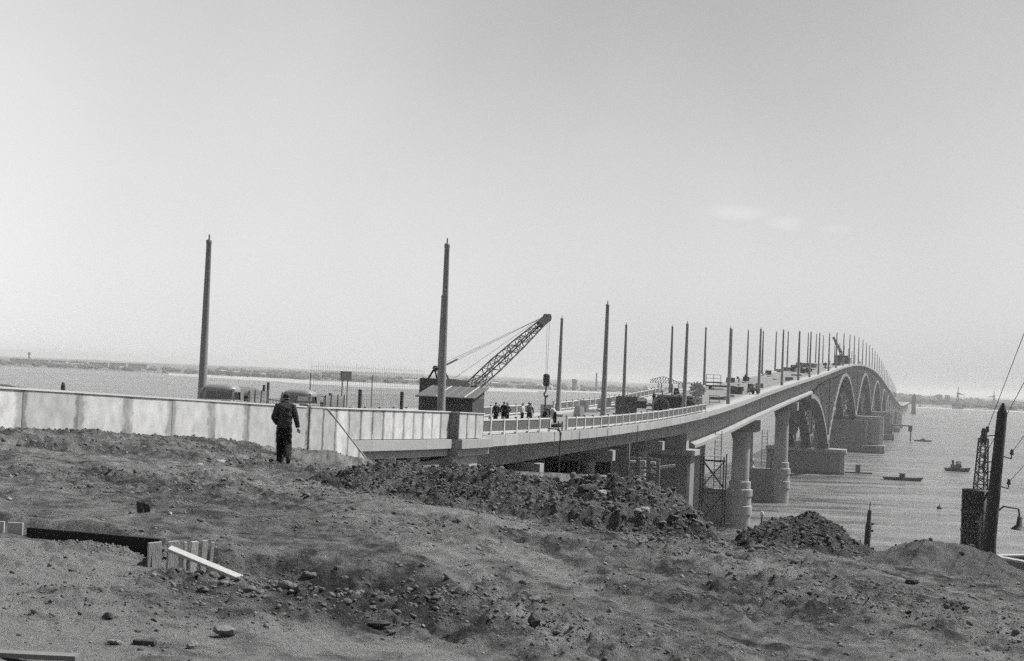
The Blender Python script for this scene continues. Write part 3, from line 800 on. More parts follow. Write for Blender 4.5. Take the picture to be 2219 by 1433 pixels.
def far_wood(name, n, kfun, yfun, hfun, label):
    v0, f0 = ICO[1]; nv = len(v0); V = []; F = []
    for i in range(n):
        k = kfun(); y = yfun(k); h = hfun(k, y); w = h * random.uniform(0.6, 1.6)
        z0 = 2 + min(1, max(0, (y - shoreY(k)) / 1200)) * 6
        v = v0 * np.array([w, w, h * 0.62]) * (1 + RNG.normal(size=(nv, 1)) * 0.22) + np.array([k * y, y, z0 + h * 0.45])
        F.append(f0 + len(V) * nv); V.append(v)
    me = bpy.data.meshes.new(name); me.from_pydata(np.concatenate(V).tolist(), [], np.concatenate(F).tolist()); me.update()
    me.materials.append(FARTREE); o = obj_me(name, me); struct(o, 'stuff'); o['label'] = label
far_wood('far_wood', 1500, lambda: random.uniform(-0.6, 0.6), lambda k: shoreY(k) + 40 + 900 * random.random() ** 1.3, lambda k, y: random.uniform(3, 7.5) + 3.5 * max(0, float(vnoise(np.array([k * 25.0]), np.array([1.0]), 2)[0]) * 2), 'far trees and bushes lining the opposite bank')
far_wood('island_wood', 380, lambda: random.uniform(0.315, 0.6), lambda k: random.uniform(2540, 2880), lambda k, y: random.uniform(6, 11), 'trees and bushes covering the low island')
far_wood('far_wood', 420, lambda: random.uniform(0.255, 0.40), lambda k: shoreY(k) + random.uniform(40, 400), lambda k, y: random.uniform(7, 13) + 5 * math.exp(-((k - 0.275) / .02) ** 2), 'taller far trees behind the end of the bridge')

def house_proto(kind):
    b = MB()
    t = thing('far_house', 'small far house on the opposite bank', 'house', (0, 0, -50), group='far houses on the opposite bank')
    if kind == 0:
        MB().box(-8, 8, -4, 4, 0, 5).build('wall', FARWALL, t); MB().prism([(-4.4, 5), (4.4, 5), (0, 7.5)], 'x', -8.4, 8.4).build('roof', FARROOF, t)
    elif kind == 1:
        MB().box(-22, 22, -6, 6, 0, 11).build('wall', FARWALL, t); MB().box(-22.4, 22.4, -6.4, 6.4, 11, 11.8).build('roof', FARROOF, t)
        for r in range(3): MB().box(-20, 20, -6.08, -5.9, 1.8 + r * 3.2, 3.2 + r * 3.2).build('window_band', GLASS, t)
    else:
        MB().box(-15, 15, -7, 7, 0, 5).build('wall', WHITE, t); MB().prism([(-7.4, 5), (7.4, 5), (0, 6.6)], 'x', -15.4, 15.4).build('roof', FARWALL, t)
    return t
protos = [house_proto(k) for k in range(3)]
usedp = set()
HL = ['small gabled far house on the opposite bank', 'long flat-roofed far block on the opposite bank', 'white far shed with a low roof on the opposite bank']
spots = [(random.uniform(-0.36, 0.12), random.choice([0, 0, 0, 2])) for _ in range(42)] + [(-0.345 + 0.014 * i, 1) for i in range(7)] + [(-0.262, 1), (-0.125, 1), (-0.118, 1), (-0.03, 2), (-0.07, 2), (0.02, 2), (-0.205, 2), (-0.195, 2)]
for k, kind in spots:
    y = shoreY(k) + random.uniform(80, 520) if kind != 1 else shoreY(k) + random.uniform(350, 480)
    src = protos[kind]; c = src if kind not in usedp else copy_tree(src); usedp.add(kind)
    c.location = (k * y, y, 2.5 + min(1, (y - shoreY(k)) / 1200) * 5); c.rotation_euler = (0, 0, random.uniform(-0.4, 0.4))
    c['label'] = HL[kind]; c['group'] = 'far houses on the opposite bank, kind %s' % ('gabled', 'blocks', 'sheds')[kind]
def far_tower(k, y, h, r, label, cat, parts):
    t = thing('far_tower', label, cat, (k * y, y, 1.0))
    for nm, prof, m in parts: MB().lathe(prof, 12).build(nm, m, t)
    return t
far_tower(-0.3385, 3500, 28, 3, 'slender far water tower with a round tank on the skyline', 'water tower', [('stem', [(1.4, 0), (1.4, 24)], FARROOF), ('tank', [(1.4, 24), (3.4, 25.5), (3.4, 31), (0.4, 33)], FARROOF)])
far_tower(0.0455, 2800, 28, 4, 'stout far elevator tower standing on the opposite bank', 'tower', [('shaft', [(5.2, 0), (4.6, 16)], FARROOF), ('cap', [(4.6, 16), (5.4, 17), (5.4, 21.5), (4, 23)], FARROOF)])
far_tower(0.0608, 2850, 35, 2, 'thin far factory chimney on the opposite bank', 'chimney', [('shaft', [(2.4, 0), (1.5, 36)], FARROOF), ('rim', [(1.5, 36), (1.9, 36.3), (1.9, 37.4), (1.5, 37.6)], FARWALL)])
for (k, y, h) in ((0.3024, 3150, 24), (0.3078, 3150, 23), (0.2905, 3150, 14)):
    t = thing('far_pylon', 'far caisson tower rising from the water behind the boats' if h > 20 else 'short far caisson tower near the end of the bridge', 'tower', (k * y, y, 0), group='far caisson towers' if h > 20 else None)
    MB().box(-3.4, 3.4, -3.4, 3.4, -1, h - 8).build('shaft', FARROOF, t); MB().box(-4.6, 4.6, -4.6, 4.6, h - 8, h).build('cabin', STEEL2, t)
    MB().box(-4.7, 4.7, -4.72, -4.62, h - 5, h - 3).build('opening', GLASS, t)

# ------------------------------------------------------------------ the bridge
bridge = thing('road_bridge', 'long unfinished concrete road bridge humping over river arches', 'bridge', BO, BR)
def stations(a, b):
    out = []; x = a
    while x < b - 0.5:
        out.append(x); x += 4 if x < 300 else (8 if x < 1300 else 25)
    return out + [b]
S0, S1 = 91.4, 2350.0
DK = stations(S0, S1)
MB().sweep(DK, lambda s: [(2.05, DZ(s) - 0.16), (12.95, DZ(s) - 0.16), (12.95, DZ(s) - 0.6), (2.05, DZ(s) - 0.6)]).build('roadway', DECK, bridge)
MB().sweep(DK, lambda s: [(0.24, DZ(s)), (2.0, DZ(s)), (2.04, DZ(s) - 0.6), (0.24, DZ(s) - 0.55)]).build('footway', CONC_L, bridge)
MB().sweep(DK, lambda s: [(13.0, DZ(s)), (14.76, DZ(s)), (14.76, DZ(s) - 0.55), (12.96, DZ(s) - 0.6)]).build('footway', CONC_L, bridge)
MB().sweep(DK, lambda s: [(1.86, DZ(s) + 0.004), (2.02, DZ(s) + 0.004), (2.02, DZ(s) + 0.12), (1.86, DZ(s) + 0.12)]).build('kerb', CONC, bridge)
# facing blocks along the downstream edge
s = S0; k = 0
while s < 186:
    L = 2.98
    sl = (DZ(s + 3) - DZ(s)) / 3
    b = MB().add([(0, 0, -0.68), (L, 0, -0.68 + sl * L), (L, 0.22, -0.68 + sl * L), (0, 0.22, -0.68), (0, 0, 0.03), (L, 0, 0.03 + sl * L), (L, 0.22, 0.03 + sl * L), (0, 0.22, 0.03)],
                 [(0, 3, 2, 1), (4, 5, 6, 7), (0, 1, 5, 4), (1, 2, 6, 5), (2, 3, 7, 6), (3, 0, 4, 7)])
    o = b.build('facing_block', CONC_L, bridge); o.location = (s, -0.012 * (k % 3), DZ(s) + 0.008 * (k % 2)); s += 3.0; k += 1
SF = stations(s, S1)
MB().sweep(SF, lambda s: [(0, DZ(s) + 0.05), (0.22, DZ(s) + 0.05), (0.22, DZ(s) - 0.6), (0, DZ(s) - 0.6)]).build('edge_beam', CONC_L, bridge)
MB().sweep(DK, lambda s: [(14.78, DZ(s) + 0.05), (15.0, DZ(s) + 0.05), (15.0, DZ(s) - 0.65), (14.78, DZ(s) - 0.65)]).build('edge_beam', CONC_L, bridge)
MB().sweep(DK, lambda s: [(0.5, DZ(s) - 0.56), (2.03, DZ(s) - 0.62), (2.25, DZ(s) - 1.05), (1.1, DZ(s) - 0.95)]).build('cantilever_bracket', CONC, bridge)
def gdepth(s):
    if s < 183: return DZ(s) - 18.72
    d = np.interp(s, [183, 372, 405], [4.45, 4.5, 3.1]); return float(d)
for t0 in (2.15, 5.6, 9.1, 12.5):
    MB().sweep(stations(S0 + 0.3, 182.9), lambda s: [(t0, DZ(s) - 0.62), (t0 + 0.42, DZ(s) - 0.62), (t0 + 0.42, 18.72), (t0, 18.72)]).build('girder', CONC, bridge)
    MB().sweep(stations(183.1, S1), lambda s: [(t0, DZ(s) - 0.62), (t0 + 0.42, DZ(s) - 0.62), (t0 + 0.42, DZ(s) - gdepth(s)), (t0, DZ(s) - gdepth(s))]).build('girder', CONC, bridge)
    MB().sweep(stations(186, 374), lambda s: [(t0 - 0.003, DZ(s) - gdepth(s) + 0.75), (t0 - 0.85, DZ(s) - gdepth(s) + 0.30), (t0 - 0.85, DZ(s) - gdepth(s) - 0.12), (t0 + 1.2, DZ(s) - gdepth(s) - 0.12), (t0 + 1.2, DZ(s) - gdepth(s) + 0.3), (t0 + 0.43, DZ(s) - gdepth(s) + 0.75)]).build('bottom_flange', CONC_F, bridge)
# web stiffener joints on the visible face
for sj in (118, 136, 205, 224, 244, 264, 285, 306, 328, 350):
    MB().box(sj, sj + 0.05, 2.11, 2.16, DZ(sj) - gdepth(sj) + 0.8, DZ(sj) - 1.0).build('web_joint', CONC_D, bridge)

ARCHM = mat('arch_concrete', 0.19, 0.92, 0.4, 0.9, 0.25, 6.0, stretch=(0.9, 0.9, 0.3))
# arches: springings on the river piers
APIER = [440.0, 609.0, 776.0, 942.0, 1050.0]
ASZ = [8.0, 13.2, 13.0, 11.5, 9.0]
def rib(fz, a, b, t0, w=2.7, n=26):
    xs = list(np.linspace(a, b, n)); vs = []; dep = lambda u: 1.3 + 0.9 * abs(2 * u - 1) ** 1.5
    bm_ = MB()
    def sec(x):
        z = fz(x); e = 0.4; sl = (fz(min(x + e, b)) - fz(max(x - e, a))) / (min(x + e, b) - max(x - e, a))
        d = 1.15 * min(2.2, math.sqrt(1 + sl * sl))
        return [(t0, z + d), (t0 + w, z + d), (t0 + w, z), (t0, z)]
    return bm_.sweep(xs, sec)
def add_arch(fz, a, b):
    for t0 in (1.3, 6.2, 11.1):
        rb = rib(fz, a, b, t0).build('arch_rib', ARCHM, bridge)
        x = math.ceil(a / 5.0) * 5.0
        while x < b:
            zt, z0 = DZ(x) - gdepth(x), fz(x) + 1.4
            if zt - z0 > 0.6 and a + 1 < x < b - 1:
                MB().box(x - 0.45, x + 0.45, t0 + 0.15, t0 + 2.5, z0 - 0.3, zt + 0.05).build('spandrel_column', ARCHM, rb)
            x += 5.0
zc0 = DZ(372) - gdepth(372) - 1.2
add_arch(lambda x: zc0 - (zc0 - ASZ[0]) * (max(0, x - 370) / 70.0) ** 2.3, 370, 440)
for i in range(4):
    a, b_ = APIER[i], APIER[i + 1]; m_ = (a + b_) / 2; zc = DZ(m_) - gdepth(m_) - 0.9
    def fz(x, a=a, b_=b_, m_=m_, zc=zc, i=i):
        u = (x - m_) / ((b_ - a) / 2); zs = ASZ[i] if x < m_ else ASZ[i + 1]
        return zc - (zc - zs) * abs(u) ** 1.9
    add_arch(fz, a + 1.5, b_ - 1.5)
zc9 = DZ(1118) - gdepth(1118) - 1.0
add_arch(lambda x: zc9 - (zc9 - ASZ[4]) * (max(0, 1118 - x) / 68.0) ** 2.3, 1051, 1118)

def hexa(t0, t1, hs, c):
    return [(-hs, t0 + c), (-hs + c, t0), (hs - c, t0), (hs, t0 + c), (hs, t1 - c), (hs - c, t1), (-hs + c, t1), (-hs, t1 - c)]
def pier_part(nm, poly, z0, z1, par, m=CONC_D): return MB().prism(poly, 'z', z0, z1).build(nm, m, par)
# first arch pier
pr = bpy.data.objects.new('river_pier', None); COL.objects.link(pr); pr.parent = bridge; pr.location = (441, 0, 0)
pier_part('pier_block', hexa(-3.6, 19.0, 3.6, 1.2), -4, 6.5, pr); pier_part('pier_cap', hexa(-4.0, 19.4, 4.0, 1.2), 6.5, 7.4, pr, CONC)
for t0 in (2.65, 7.55, 12.45): pier_part('springing_block', [(-2.6, t0 - 1.5), (2.6, t0 - 1.5), (2.6, t0 + 1.5), (-2.6, t0 + 1.5)], 7.4, 8.9, pr, STEEL2)
pier_part('tide_band', hexa(-3.62, 19.02, 3.62, 1.2), -1.0, 0.7, pr, STEEL2)
# the high channel piers
for i in range(1, 5):
    pr = bpy.data.objects.new('river_pier', None); COL.objects.link(pr); pr.parent = bridge; pr.location = (APIER[i], 0, 0)
    h = ASZ[i]
    pier_part('pier_base', hexa(-10.4, 25, 7.5, 2), -4, 3.0, pr)
    pier_part('tide_band', hexa(-10.43, 25.03, 7.53, 2), -1, 0.6, pr, STEEL2)
    pier_part('pier_block', hexa(-3.6, 18.6, 4.8, 1.0), 3.0, h - 0.2, pr)
    pier_part('cutwater', hexa(-9.6, 24, 4.0, 1.6), 3.0, h + 1.4, pr, CONC).location = (3.4, 0, 0)
    for t0 in (2.65, 7.55, 12.45): pier_part('springing_block', [(-2.6, t0 - 1.5), (2.6, t0 - 1.5), (2.6, t0 + 1.5), (-2.6, t0 + 1.5)], h - 0.2, h + 0.9, pr, STEEL2)
# column piers near the bank and beyond the arches
def column_pier(s, r, top, zbase, capd, land=False, t_in=(2.9, 12.1), rings=True):
    pr = bpy.data.objects.new('column_pier', None); COL.objects.link(pr); pr.parent = bridge; pr.location = (s, 0, 0)
    MB().prism([(0.4, top), (14.6, top), (14.6, top - capd * 0.85), (13.8, top - capd), (1.2, top - capd), (0.4, top - capd * 0.85)], 'x', -r * 0.95, r * 0.95).build('cap_beam', CONC, pr)
    for t0 in t_in:
        zc = top - capd
        if rings:
            prof = [(r * 1.30, zbase), (r * 1.30, 3.2), (r * 1.46, 3.2), (r * 1.46, 4.6), (r * 1.34, 4.7), (r * 1.34, 6.2), (r * 1.45, 6.3), (r * 1.45, 7.4), (r * 1.22, 7.5), (r * 1.22, 8.7), (r, 8.8), (r * 0.98, zc - 1.6), (r * 1.25, zc)]
        else:
            prof = [(r * 1.02, zbase), (r, zc - 1.0), (r * 1.08, zc - 0.5), (r * 1.35, zc)]
        MB().lathe(prof, 40, (0, t0), smooth=False).build('column', CONC, pr)
    if rings: pier_part('pier_wall', [(-r * 1.1, t_in[0]), (r * 1.1, t_in[0]), (r * 1.1, t_in[1]), (-r * 1.1, t_in[1])], -4, 7.2, pr)
    return pr
for s in (108.5, 133.5, 158.5): column_pier(s, 0.6, 18.7, float(np.interp(s, ES, EZ)) - 2, 1.1, rings=False, t_in=(2.8, 7.5, 12.2))
pr = bpy.data.objects.new('wall_pier', None); COL.objects.link(pr); pr.parent = bridge; pr.location = (183, 0, 0)
pier_part('pier_wall', hexa(1.1, 14, 1.9, 0.3), 3, 16.2, pr); pier_part('cap_beam', hexa(0.5, 14.5, 2.3, 0.3), 16.2, 16.85, pr, CONC); pier_part('pier_base', hexa(0.2, 15, 3.2, 0.3), -2, 8.0, pr)
MB().box(-2.0, -0.2, 1.6, 14, 16.85, 18.7).build('bearing_shelf', CONC, pr)
for s in (252.0, 322.0): column_pier(s, 1.5, DZ(s) - gdepth(s) - 0.12, -4, 2.1, t_in=(3.7, 11.3))
for s in range(1118, 2340, 72): column_pier(float(s), 1.5, DZ(s) - gdepth(s), -4, min(2.0, 0.9), rings=False, t_in=(2.9, 12.1))

# railings: rails with pickets between posts, a bracket on each post
rail_me = None
def make_rail_meshes():
    r = MB(); r.box(0.09, 2.91, -0.05, 0.05, 0.93, 1.03); r.box(0.09, 2.91, -0.05, 0.05, 0.16, 0.25)
    p = MB()
    for i in range(19): p.box(0.18 + i * 0.145, 0.265 + i * 0.145, -0.02, 0.02, 0.25, 0.93)
    q = MB().box(-0.09, 0.09, -0.09, 0.09, -0.02, 1.10)
    c = MB().box(-0.16, 0.05, -0.07, 0.07, 1.10, 1.17)
    out = []
    for b, n, m in ((r, 'railing_rail', RAILM), (p, 'picket_infill', CAST), (q, 'railing_post', RAILM), (c, 'post_bracket', STEEL2)):
        me = b.mesh(n); me.materials.append(m); out.append(me)
    return out
RM = make_rail_meshes()
def railing(s0, s1, t):
    s = s0; 
    while s < s1 - 0.1:
        sl = math.atan2(DZ(s + 3) - DZ(s), 3)
        o = obj_me('railing_rail', RM[0], bridge, (s, t, DZ(s) + 0.02)); o.rotation_euler = (random.uniform(-.01, .01), -sl, 0)
        p = obj_me('picket_infill', RM[1], o)
        q = obj_me('railing_post', RM[2], bridge, (s, t, DZ(s) + 0.02)); q.rotation_euler = (0, 0, 0)
        obj_me('post_bracket', RM[3], q)
        s += 3.0
    q = obj_me('railing_post', RM[2], bridge, (s, t, DZ(s) + 0.02)); obj_me('post_bracket', RM[3], q)
railing(92.0, 109.5, 0.35)
railing(115.2, 186.0, 0.35)
railing(103.0, 126.9, 14.65)
railing(138.5, 156.4, 14.65)
railing(166.0, 231.5, 14.65)
for s in (112.6, 113.8): MB().box(s, s + 0.1, 0.3, 0.4, DZ(s), DZ(s) + 0.75).build('temporary_post', STEEL, bridge)

# ------------------------------------------------------------------ approach wall and abutment
WS = np.array([0, 30, 44.15, 54.4, 68, 84.2, 91.4]); WZ = np.array([25.4, 24.45, 23.99, 23.62, 23.14, 22.79, 22.58])
wz = lambda s: float(np.interp(s, WS, WZ))
WW = mat_panel()
wall = thing('retaining_wall', 'long whitewashed concrete parapet wall of broad panels along the approach road', 'wall', BO, BR)
def quadprism(s0, s1, t0, t1, zb0, zb1, zt0, zt1):
    return MB().add([(0, t0, zb0), (s1 - s0, t0, zb1), (s1 - s0, t1, zb1), (0, t1, zb0), (0, t0, zt0), (s1 - s0, t0, zt1), (s1 - s0, t1, zt1), (0, t1, zt0)],
                    [(0, 3, 2, 1), (4, 5, 6, 7), (0, 1, 5, 4), (1, 2, 6, 5), (2, 3, 7, 6), (3, 0, 4, 7)])
s = 30.3 - 12; k = 0
while s < 66.2:
    e = min(s + 2.988, 66.3)
    zb = min(float(np.interp(s, ES, EZ)), float(np.interp(e, ES, EZ))) - 0.35
    o = quadprism(s, e, 0, 0.25, zb, zb, wz(s), wz(e)).build('wall_panel', WW, wall); o.location = (s, 0.006 * (k % 3 - 1), 0); s += 3.0; k += 1
quadprism(18, 66.3, 0.10, 0.24, 17, 17, wz(18) - 0.05, wz(66.3) - 0.05).build('backing', CONC_D, wall).location = (18, 0.02, 0)
for a in range(18, 66, 6):
    quadprism(a, a + 5.99, -0.04, 0.30, wz(a), wz(a + 6), wz(a) + 0.06, wz(a + 6) + 0.06).build('coping', RAILM, wall).location = (a, 0, 0.002)
# wing wall with raking top
wing = [(66.3, 67.75), (67.78, 69.22), (69.25, 70.72), (70.75, 72.22), (72.25, 73.72), (73.75, 74.4)]
wtop = lambda s: wz(s) if s < 68.2 else max(20.05, wz(68.2) - (s - 68.2) * 0.505)
for a, e in wing:
    quadprism(a, e, -0.06, 0.02, 17.5, 17.5, wtop(a), wtop(e)).build('wing_panel', WW, wall).location = (a, 0, 0)
for a, e in ((66.3, 68.2), (68.2, 73.9)):
    quadprism(a, e, -0.085, 0.03, wtop(a) + 0.002, wtop(e) + 0.002, wtop(a) + 0.05, wtop(e) + 0.05).build('raking_coping', CONC_L, wall).location = (a, 0, 0)

abut = thing('bridge_abutment', 'pale concrete abutment parapet of narrow panels above a projecting ledge', 'abutment', BO, BR)
s = 67.0; k = 0
while s < 86.4:
    e = min(s + 1.47, 86.5)
    quadprism(s, e, 0.22, 0.44, DZ(s) - 0.05, DZ(e) - 0.05, wz(s), wz(e)).build('parapet_panel', WW, abut).location = (s, 0.008 * (k % 2), 0); s += 1.5; k += 1
for a, e in ((86.6, 88.1), (88.14, 89.8), (89.84, 91.4)):
    quadprism(a, e, -0.34, 0.44, DZ(a) - 0.05, DZ(e) - 0.05, wz(a), wz(e)).build('end_pylon_panel', WW, abut).location = (a, 0, 0)
for a, e, t0 in ((67, 73, 0.16), (73, 79, 0.16), (79, 86.55, 0.16), (86.55, 91.5, -0.4)):
    quadprism(a, e - 0.01, t0, 0.52, wz(a) + 0.002, wz(e) + 0.002, wz(a) + 0.06, wz(e) + 0.06).build('coping', RAILM, abut).location = (a, 0, 0)
for a, e in ((70, 73.98), (74, 77.98), (78, 81.98), (82, 86.48), (86.5, 89.4), (89.42, 92.6)):
    t0 = -0.03 if a < 86.5 else -0.62
    quadprism(a, e, t0, 0.3, DZ(a) - 0.62, DZ(e) - 0.62, DZ(a) - 0.09, DZ(e) - 0.09).build('ledge_block', CONC_L, abut).location = (a, 0, 0)
    quadprism(a, e, 0.31, 0.7, DZ(a) - 0.6, DZ(e) - 0.6, DZ(a) - 0.056, DZ(e) - 0.056).build('ledge_backing', CONC_L, abut).location = (a, 0, 0)
    quadprism(a, e, t0 + 0.24, 0.9, DZ(a) - 1.05, DZ(e) - 1.05, DZ(a) - 0.622, DZ(e) - 0.622).build('ledge_moulding', CONC, abut).location = (a, 0, 0)
MB().box(70, 91.3, 1.15, 14, 14, 20.1).build('abutment_wall', CONC, abut)
MB().box(88, 91.38, 0.8, 14.2, 13.5, 18.7).build('bearing_wall', CONC, abut)
for a, e, t0 in ((73.2, 74.8, 0.5), (77.1, 78.8, 0.5), (81.0, 82.5, 0.5), (86.55, 91.36, -0.05)):
    MB().box(a, e, t0, 1.14, 14, DZ(a) - 1.052).build('pilaster', CONC_L, abut)
MB().box(60, 91.3, 0.5, 14.5, 16, 20.0).build('fill_core', CONC_D, abut)
o = MB(); st_ = [(x, DZ(x)) for x in (-20, 0, 20, 44, 60, 75, 91.3)]
for (x0, z0), (x1, z1) in zip(st_[:-1], st_[1:]): o.add([(x0, 0.3, z0 - 0.02), (x1, 0.3, z1 - 0.02), (x1, 24, z1 - 0.02), (x0, 24, z0 - 0.02)], [(0, 1, 2, 3)]); 
o = o.build('approach_road', DECK); o.location = BO; o.rotation_euler = (0, 0, BR); struct(o); o['label'] = 'level approach road behind the whitewashed wall'
o = MB()
for (x0, z0), (x1, z1) in zip(st_[:-1], st_[1:]): o.add([(x0, 24, z0 - 0.02), (x1, 24, z1 - 0.02), (x1, 60, 2), (x0, 60, 2)], [(0, 1, 2, 3)])
o = o.build('embankment', MATS['heap_soil']); o.location = BO; o.rotation_euler = (0, 0, BR); struct(o)
# precast channel pieces at the wall foot
t = thing('drain_steps', 'small stepped concrete drain slabs at the foot of the wing wall', 'drain', P(64.8, -1.1, 0), BR)
for i, (a, z) in enumerate(((0, 21.30), (1.0, 21.2), (2.1, 20.78), (3.2, 20.2))):
    sl = MB().box(0, 1.15, 0, 0.7, -0.12, 0.0).build('slab', CONC, t); sl.location = (a, 0, z + 0.12); sl.rotation_euler = (0, 0.06 if i == 0 else (0.45 if i > 1 else 0.12), 0)
    MB().box(0, 1.15, -0.08, 0.0, -0.35, 0.02).build('side_slab', CONC_D, t).location = (a, 0, z + 0.1)

# ------------------------------------------------------------------ lamp posts
def lamp_proto():
    t = thing('lamp_post', 'tall bare tapered lamp post without its lamp on the bridge footway', 'lamp post', group='bare lamp posts along both footways of the bridge')
    MB().lathe([(0.285, 0), (0.285, 0.7), (0.265, 0.75), (0.15, 10.6), (0.17, 10.65), (0.17, 10.8), (0.13, 10.85)], 18).build('shaft', POLEM, t)
    MB().lathe([(0.045, 10.85), (0.04, 11.15)], 8).build('spigot', STEEL, t)
    return t
LPL = {(0, 0): 'bare lamp post standing in front of the dark site hut', (0, 1): 'bare lamp post at the second railing left of the dark upright board', (0, 2): 'bare lamp post standing in front of the bulldozer',
       (0, 3): 'bare lamp post at the end of the second railing past the toothed wheel', (0, 4): 'bare lamp post by the barrow and the pale stair', (1, 0): 'bare lamp post beside the dark lorry behind the white wall',
       (1, 1): 'bare lamp post half hidden behind the one by the site hut', (1, 2): 'bare lamp post on the far footway beside the hanging crane hook', (1, 3): 'bare lamp post on the far footway behind the dark upright board',
       (1, 4): 'bare lamp post on the far footway behind the precast blocks', (1, 5): 'bare lamp post on the far footway behind the toothed wheel'}
lp = lamp_proto(); first = True
near = [87.2, 131, 174.5, 213, 251, 290.5, 327, 357.5, 386, 425, 459, 496.5, 534, 567.5, 604, 641, 678] + [715 + 37 * i for i in range(18)]
farl = [82.2, 124, 165.5, 202, 239, 275.5, 312, 340.6, 372, 404, 438.5, 475, 512, 549, 586] + [623 + 37 * i for i in range(20)]
for lst, t0 in ((near, 1.0), (farl, 14.0)):
    for li, s in enumerate(lst):
        o = lp if first else copy_tree(lp); first = False
        o['label'] = LPL.get((0 if t0 < 5 else 1, li), 'tall bare tapered lamp post on the upper part of the bridge footway')
        o.scale = (1, 1, 1.055 if (t0 < 5 and li == 0) else random.uniform(0.99, 1.01))
        o.location = P(s, t0, DZ(s) - 0.03); o.rotation_euler = (random.uniform(-.004, .004), random.uniform(-.006, .006), random.uniform(0, 6))

# ------------------------------------------------------------------ trucks
def rounded_box(x0, x1, y0, y1, z0, z1, bev, seg, name, m, parent, taper=0.0):
    b = MB().box(x0, x1, y0, y1, z0, z1)
    if taper:
        cx, cy = (x0 + x1) / 2, (y0 + y1) / 2
        b.v = [((x if z < z1 else cx + (x - cx) * (1 - taper)), (y if z < z1 else cy + (y - cy) * (1 - taper)), z) for x, y, z in b.v]
    o = b.build(name, m, parent, bevel=bev, seg=seg)
    o.data.polygons.foreach_set('use_smooth', [True] * len(o.data.polygons)); return o
def make_truck(label, paint, tilt_load, s, t0, turn=0.0, full=True):
    t = thing('lorry' if full else 'car', label, 'lorry' if full else 'car', P(s, t0, DZ(min(s, 91)) - 0.02), BR + math.pi + turn)   # local +x = forward
    t.scale = (1.1, 1.1, 1.08)
    rounded_box(-0.75, 0.62, -0.92, 0.92, 0.72, 1.50, 0.10, 3, 'cab_body', paint, t)
    rf_ = MB(); nn = 28
    se = lambda c, e: math.copysign(abs(c) ** e, c)
    prof = ((1.86, 0.655, 0.885), (1.95, 0.65, 0.88), (2.05, 0.60, 0.83), (2.13, 0.52, 0.74), (2.19, 0.40, 0.58), (2.22, 0.22, 0.34), (2.225, 0.02, 0.03))
    vs = [(-0.11 + a_ * se(math.cos(2 * math.pi * i / nn), 0.55), b_ * se(math.sin(2 * math.pi * i / nn), 0.55), z_) for z_, a_, b_ in prof for i in range(nn)]
    rf_.add(vs, [(k * nn + i, k * nn + (i + 1) % nn, (k + 1) * nn + (i + 1) % nn, (k + 1) * nn + i) for k in range(len(prof) - 1) for i in range(nn)], True)
    rf_.build('cab_roof', paint, t)
    rw = MB()
    for sy in (-1, 1): rw.box(-0.74, -0.68, sy * 0.65 - 0.21, sy * 0.65 + 0.21, 1.46, 2.0)
    rw.box(-0.74, -0.68, -0.44, 0.44, 1.46, 1.58); rw.box(-0.74, -0.68, -0.44, 0.44, 1.90, 2.0); rw.build('cab_back', paint, t)
    MB().bar((0.58, 0, 1.46), (0.49, 0, 2.0), 0.05).build('windscreen_post', paint, t)
    rounded_box(0.42, 0.80, -0.88, 0.88, 1.30, 1.50, 0.09, 3, 'scuttle', paint, t)
    for sy in (-1, 1):
        MB().bar((0.56, sy * 0.84, 1.44), (0.44, sy * 0.78, 2.02), 0.11, 0.10).build('pillar', paint, t)
        MB().bar((-0.30, sy * 0.87, 1.44), (-0.34, sy * 0.81, 2.0), 0.09, 0.07).build('pillar', paint, t)
        MB().box(-0.74, -0.34, sy * 0.85 - 0.03, sy * 0.85 + 0.03, 1.44, 2.0).build('rear_quarter', paint, t)
        MB().add([(0.575, sy * 0.03, 1.48), (0.575, sy * 0.80, 1.48), (0.482, sy * 0.74, 1.98), (0.482, sy * 0.03, 1.99)], [(0, 1, 2, 3)]).build('windscreen_pane', PANE, t)
        MB().add([(-0.27, sy * 0.872, 1.48), (0.46, sy * 0.872, 1.48), (0.38, sy * 0.806, 1.97), (-0.30, sy * 0.806, 1.97)], [(0, 1, 2, 3)]).build('door_window', PANE, t)
        dr = MB().box(-0.5, 0.3, sy * 0.925 - 0.006, sy * 0.925 + 0.006, 0.8, 1.46).build('door', paint, t)
        MB().bar((-0.42, sy * 0.95, 1.28), (-0.28, sy * 0.95, 1.28), 0.03).build('door_handle', STEEL, dr)
        f = MB()
        pr_ = [(1.35 + 0.52 * math.cos(a), 0.52 + 0.56 * math.sin(a)) for a in np.linspace(0.1, math.pi - 0.1, 9)]
        for (xa, za), (xb, zb_) in zip(pr_[:-1], pr_[1:]): f.add([(xa, sy * 0.55, za), (xa, sy * 1.02, za), (xb, sy * 1.02, zb_), (xb, sy * 0.55, zb_)], [(0, 1, 2, 3)], True)
        f.build('mudguard', paint, t)
        hl = MB().lathe([(0.05, 0.0), (0.13, 0.05), (0.14, 0.14), (0.02, 0.17)], 14).build('headlight', paint, t); hl.location = (1.62, sy * 0.62, 1.02); hl.rotation_euler = (0, math.pi / 2, 0)
        for x in (1.35, -2.35):
            wl = MB().tube((0, -0.13, 0), (0, 0.13, 0), 0.46, None, 20).build('wheel', RUBBER, t); wl.location = (x, sy * 0.82, 0.46)
            MB().tube((0, -0.14, 0), (0, 0.14, 0), 0.2, None, 14).build('rim', PAINT2, wl)
    rounded_box(0.55, 1.82, -0.46, 0.46, 0.72, 1.46, 0.16, 4, 'bonnet', paint, t, 0.06)
    MB().box(1.80, 1.84, -0.34, 0.34, 0.72, 1.32).build('radiator_grille', STEEL, t)
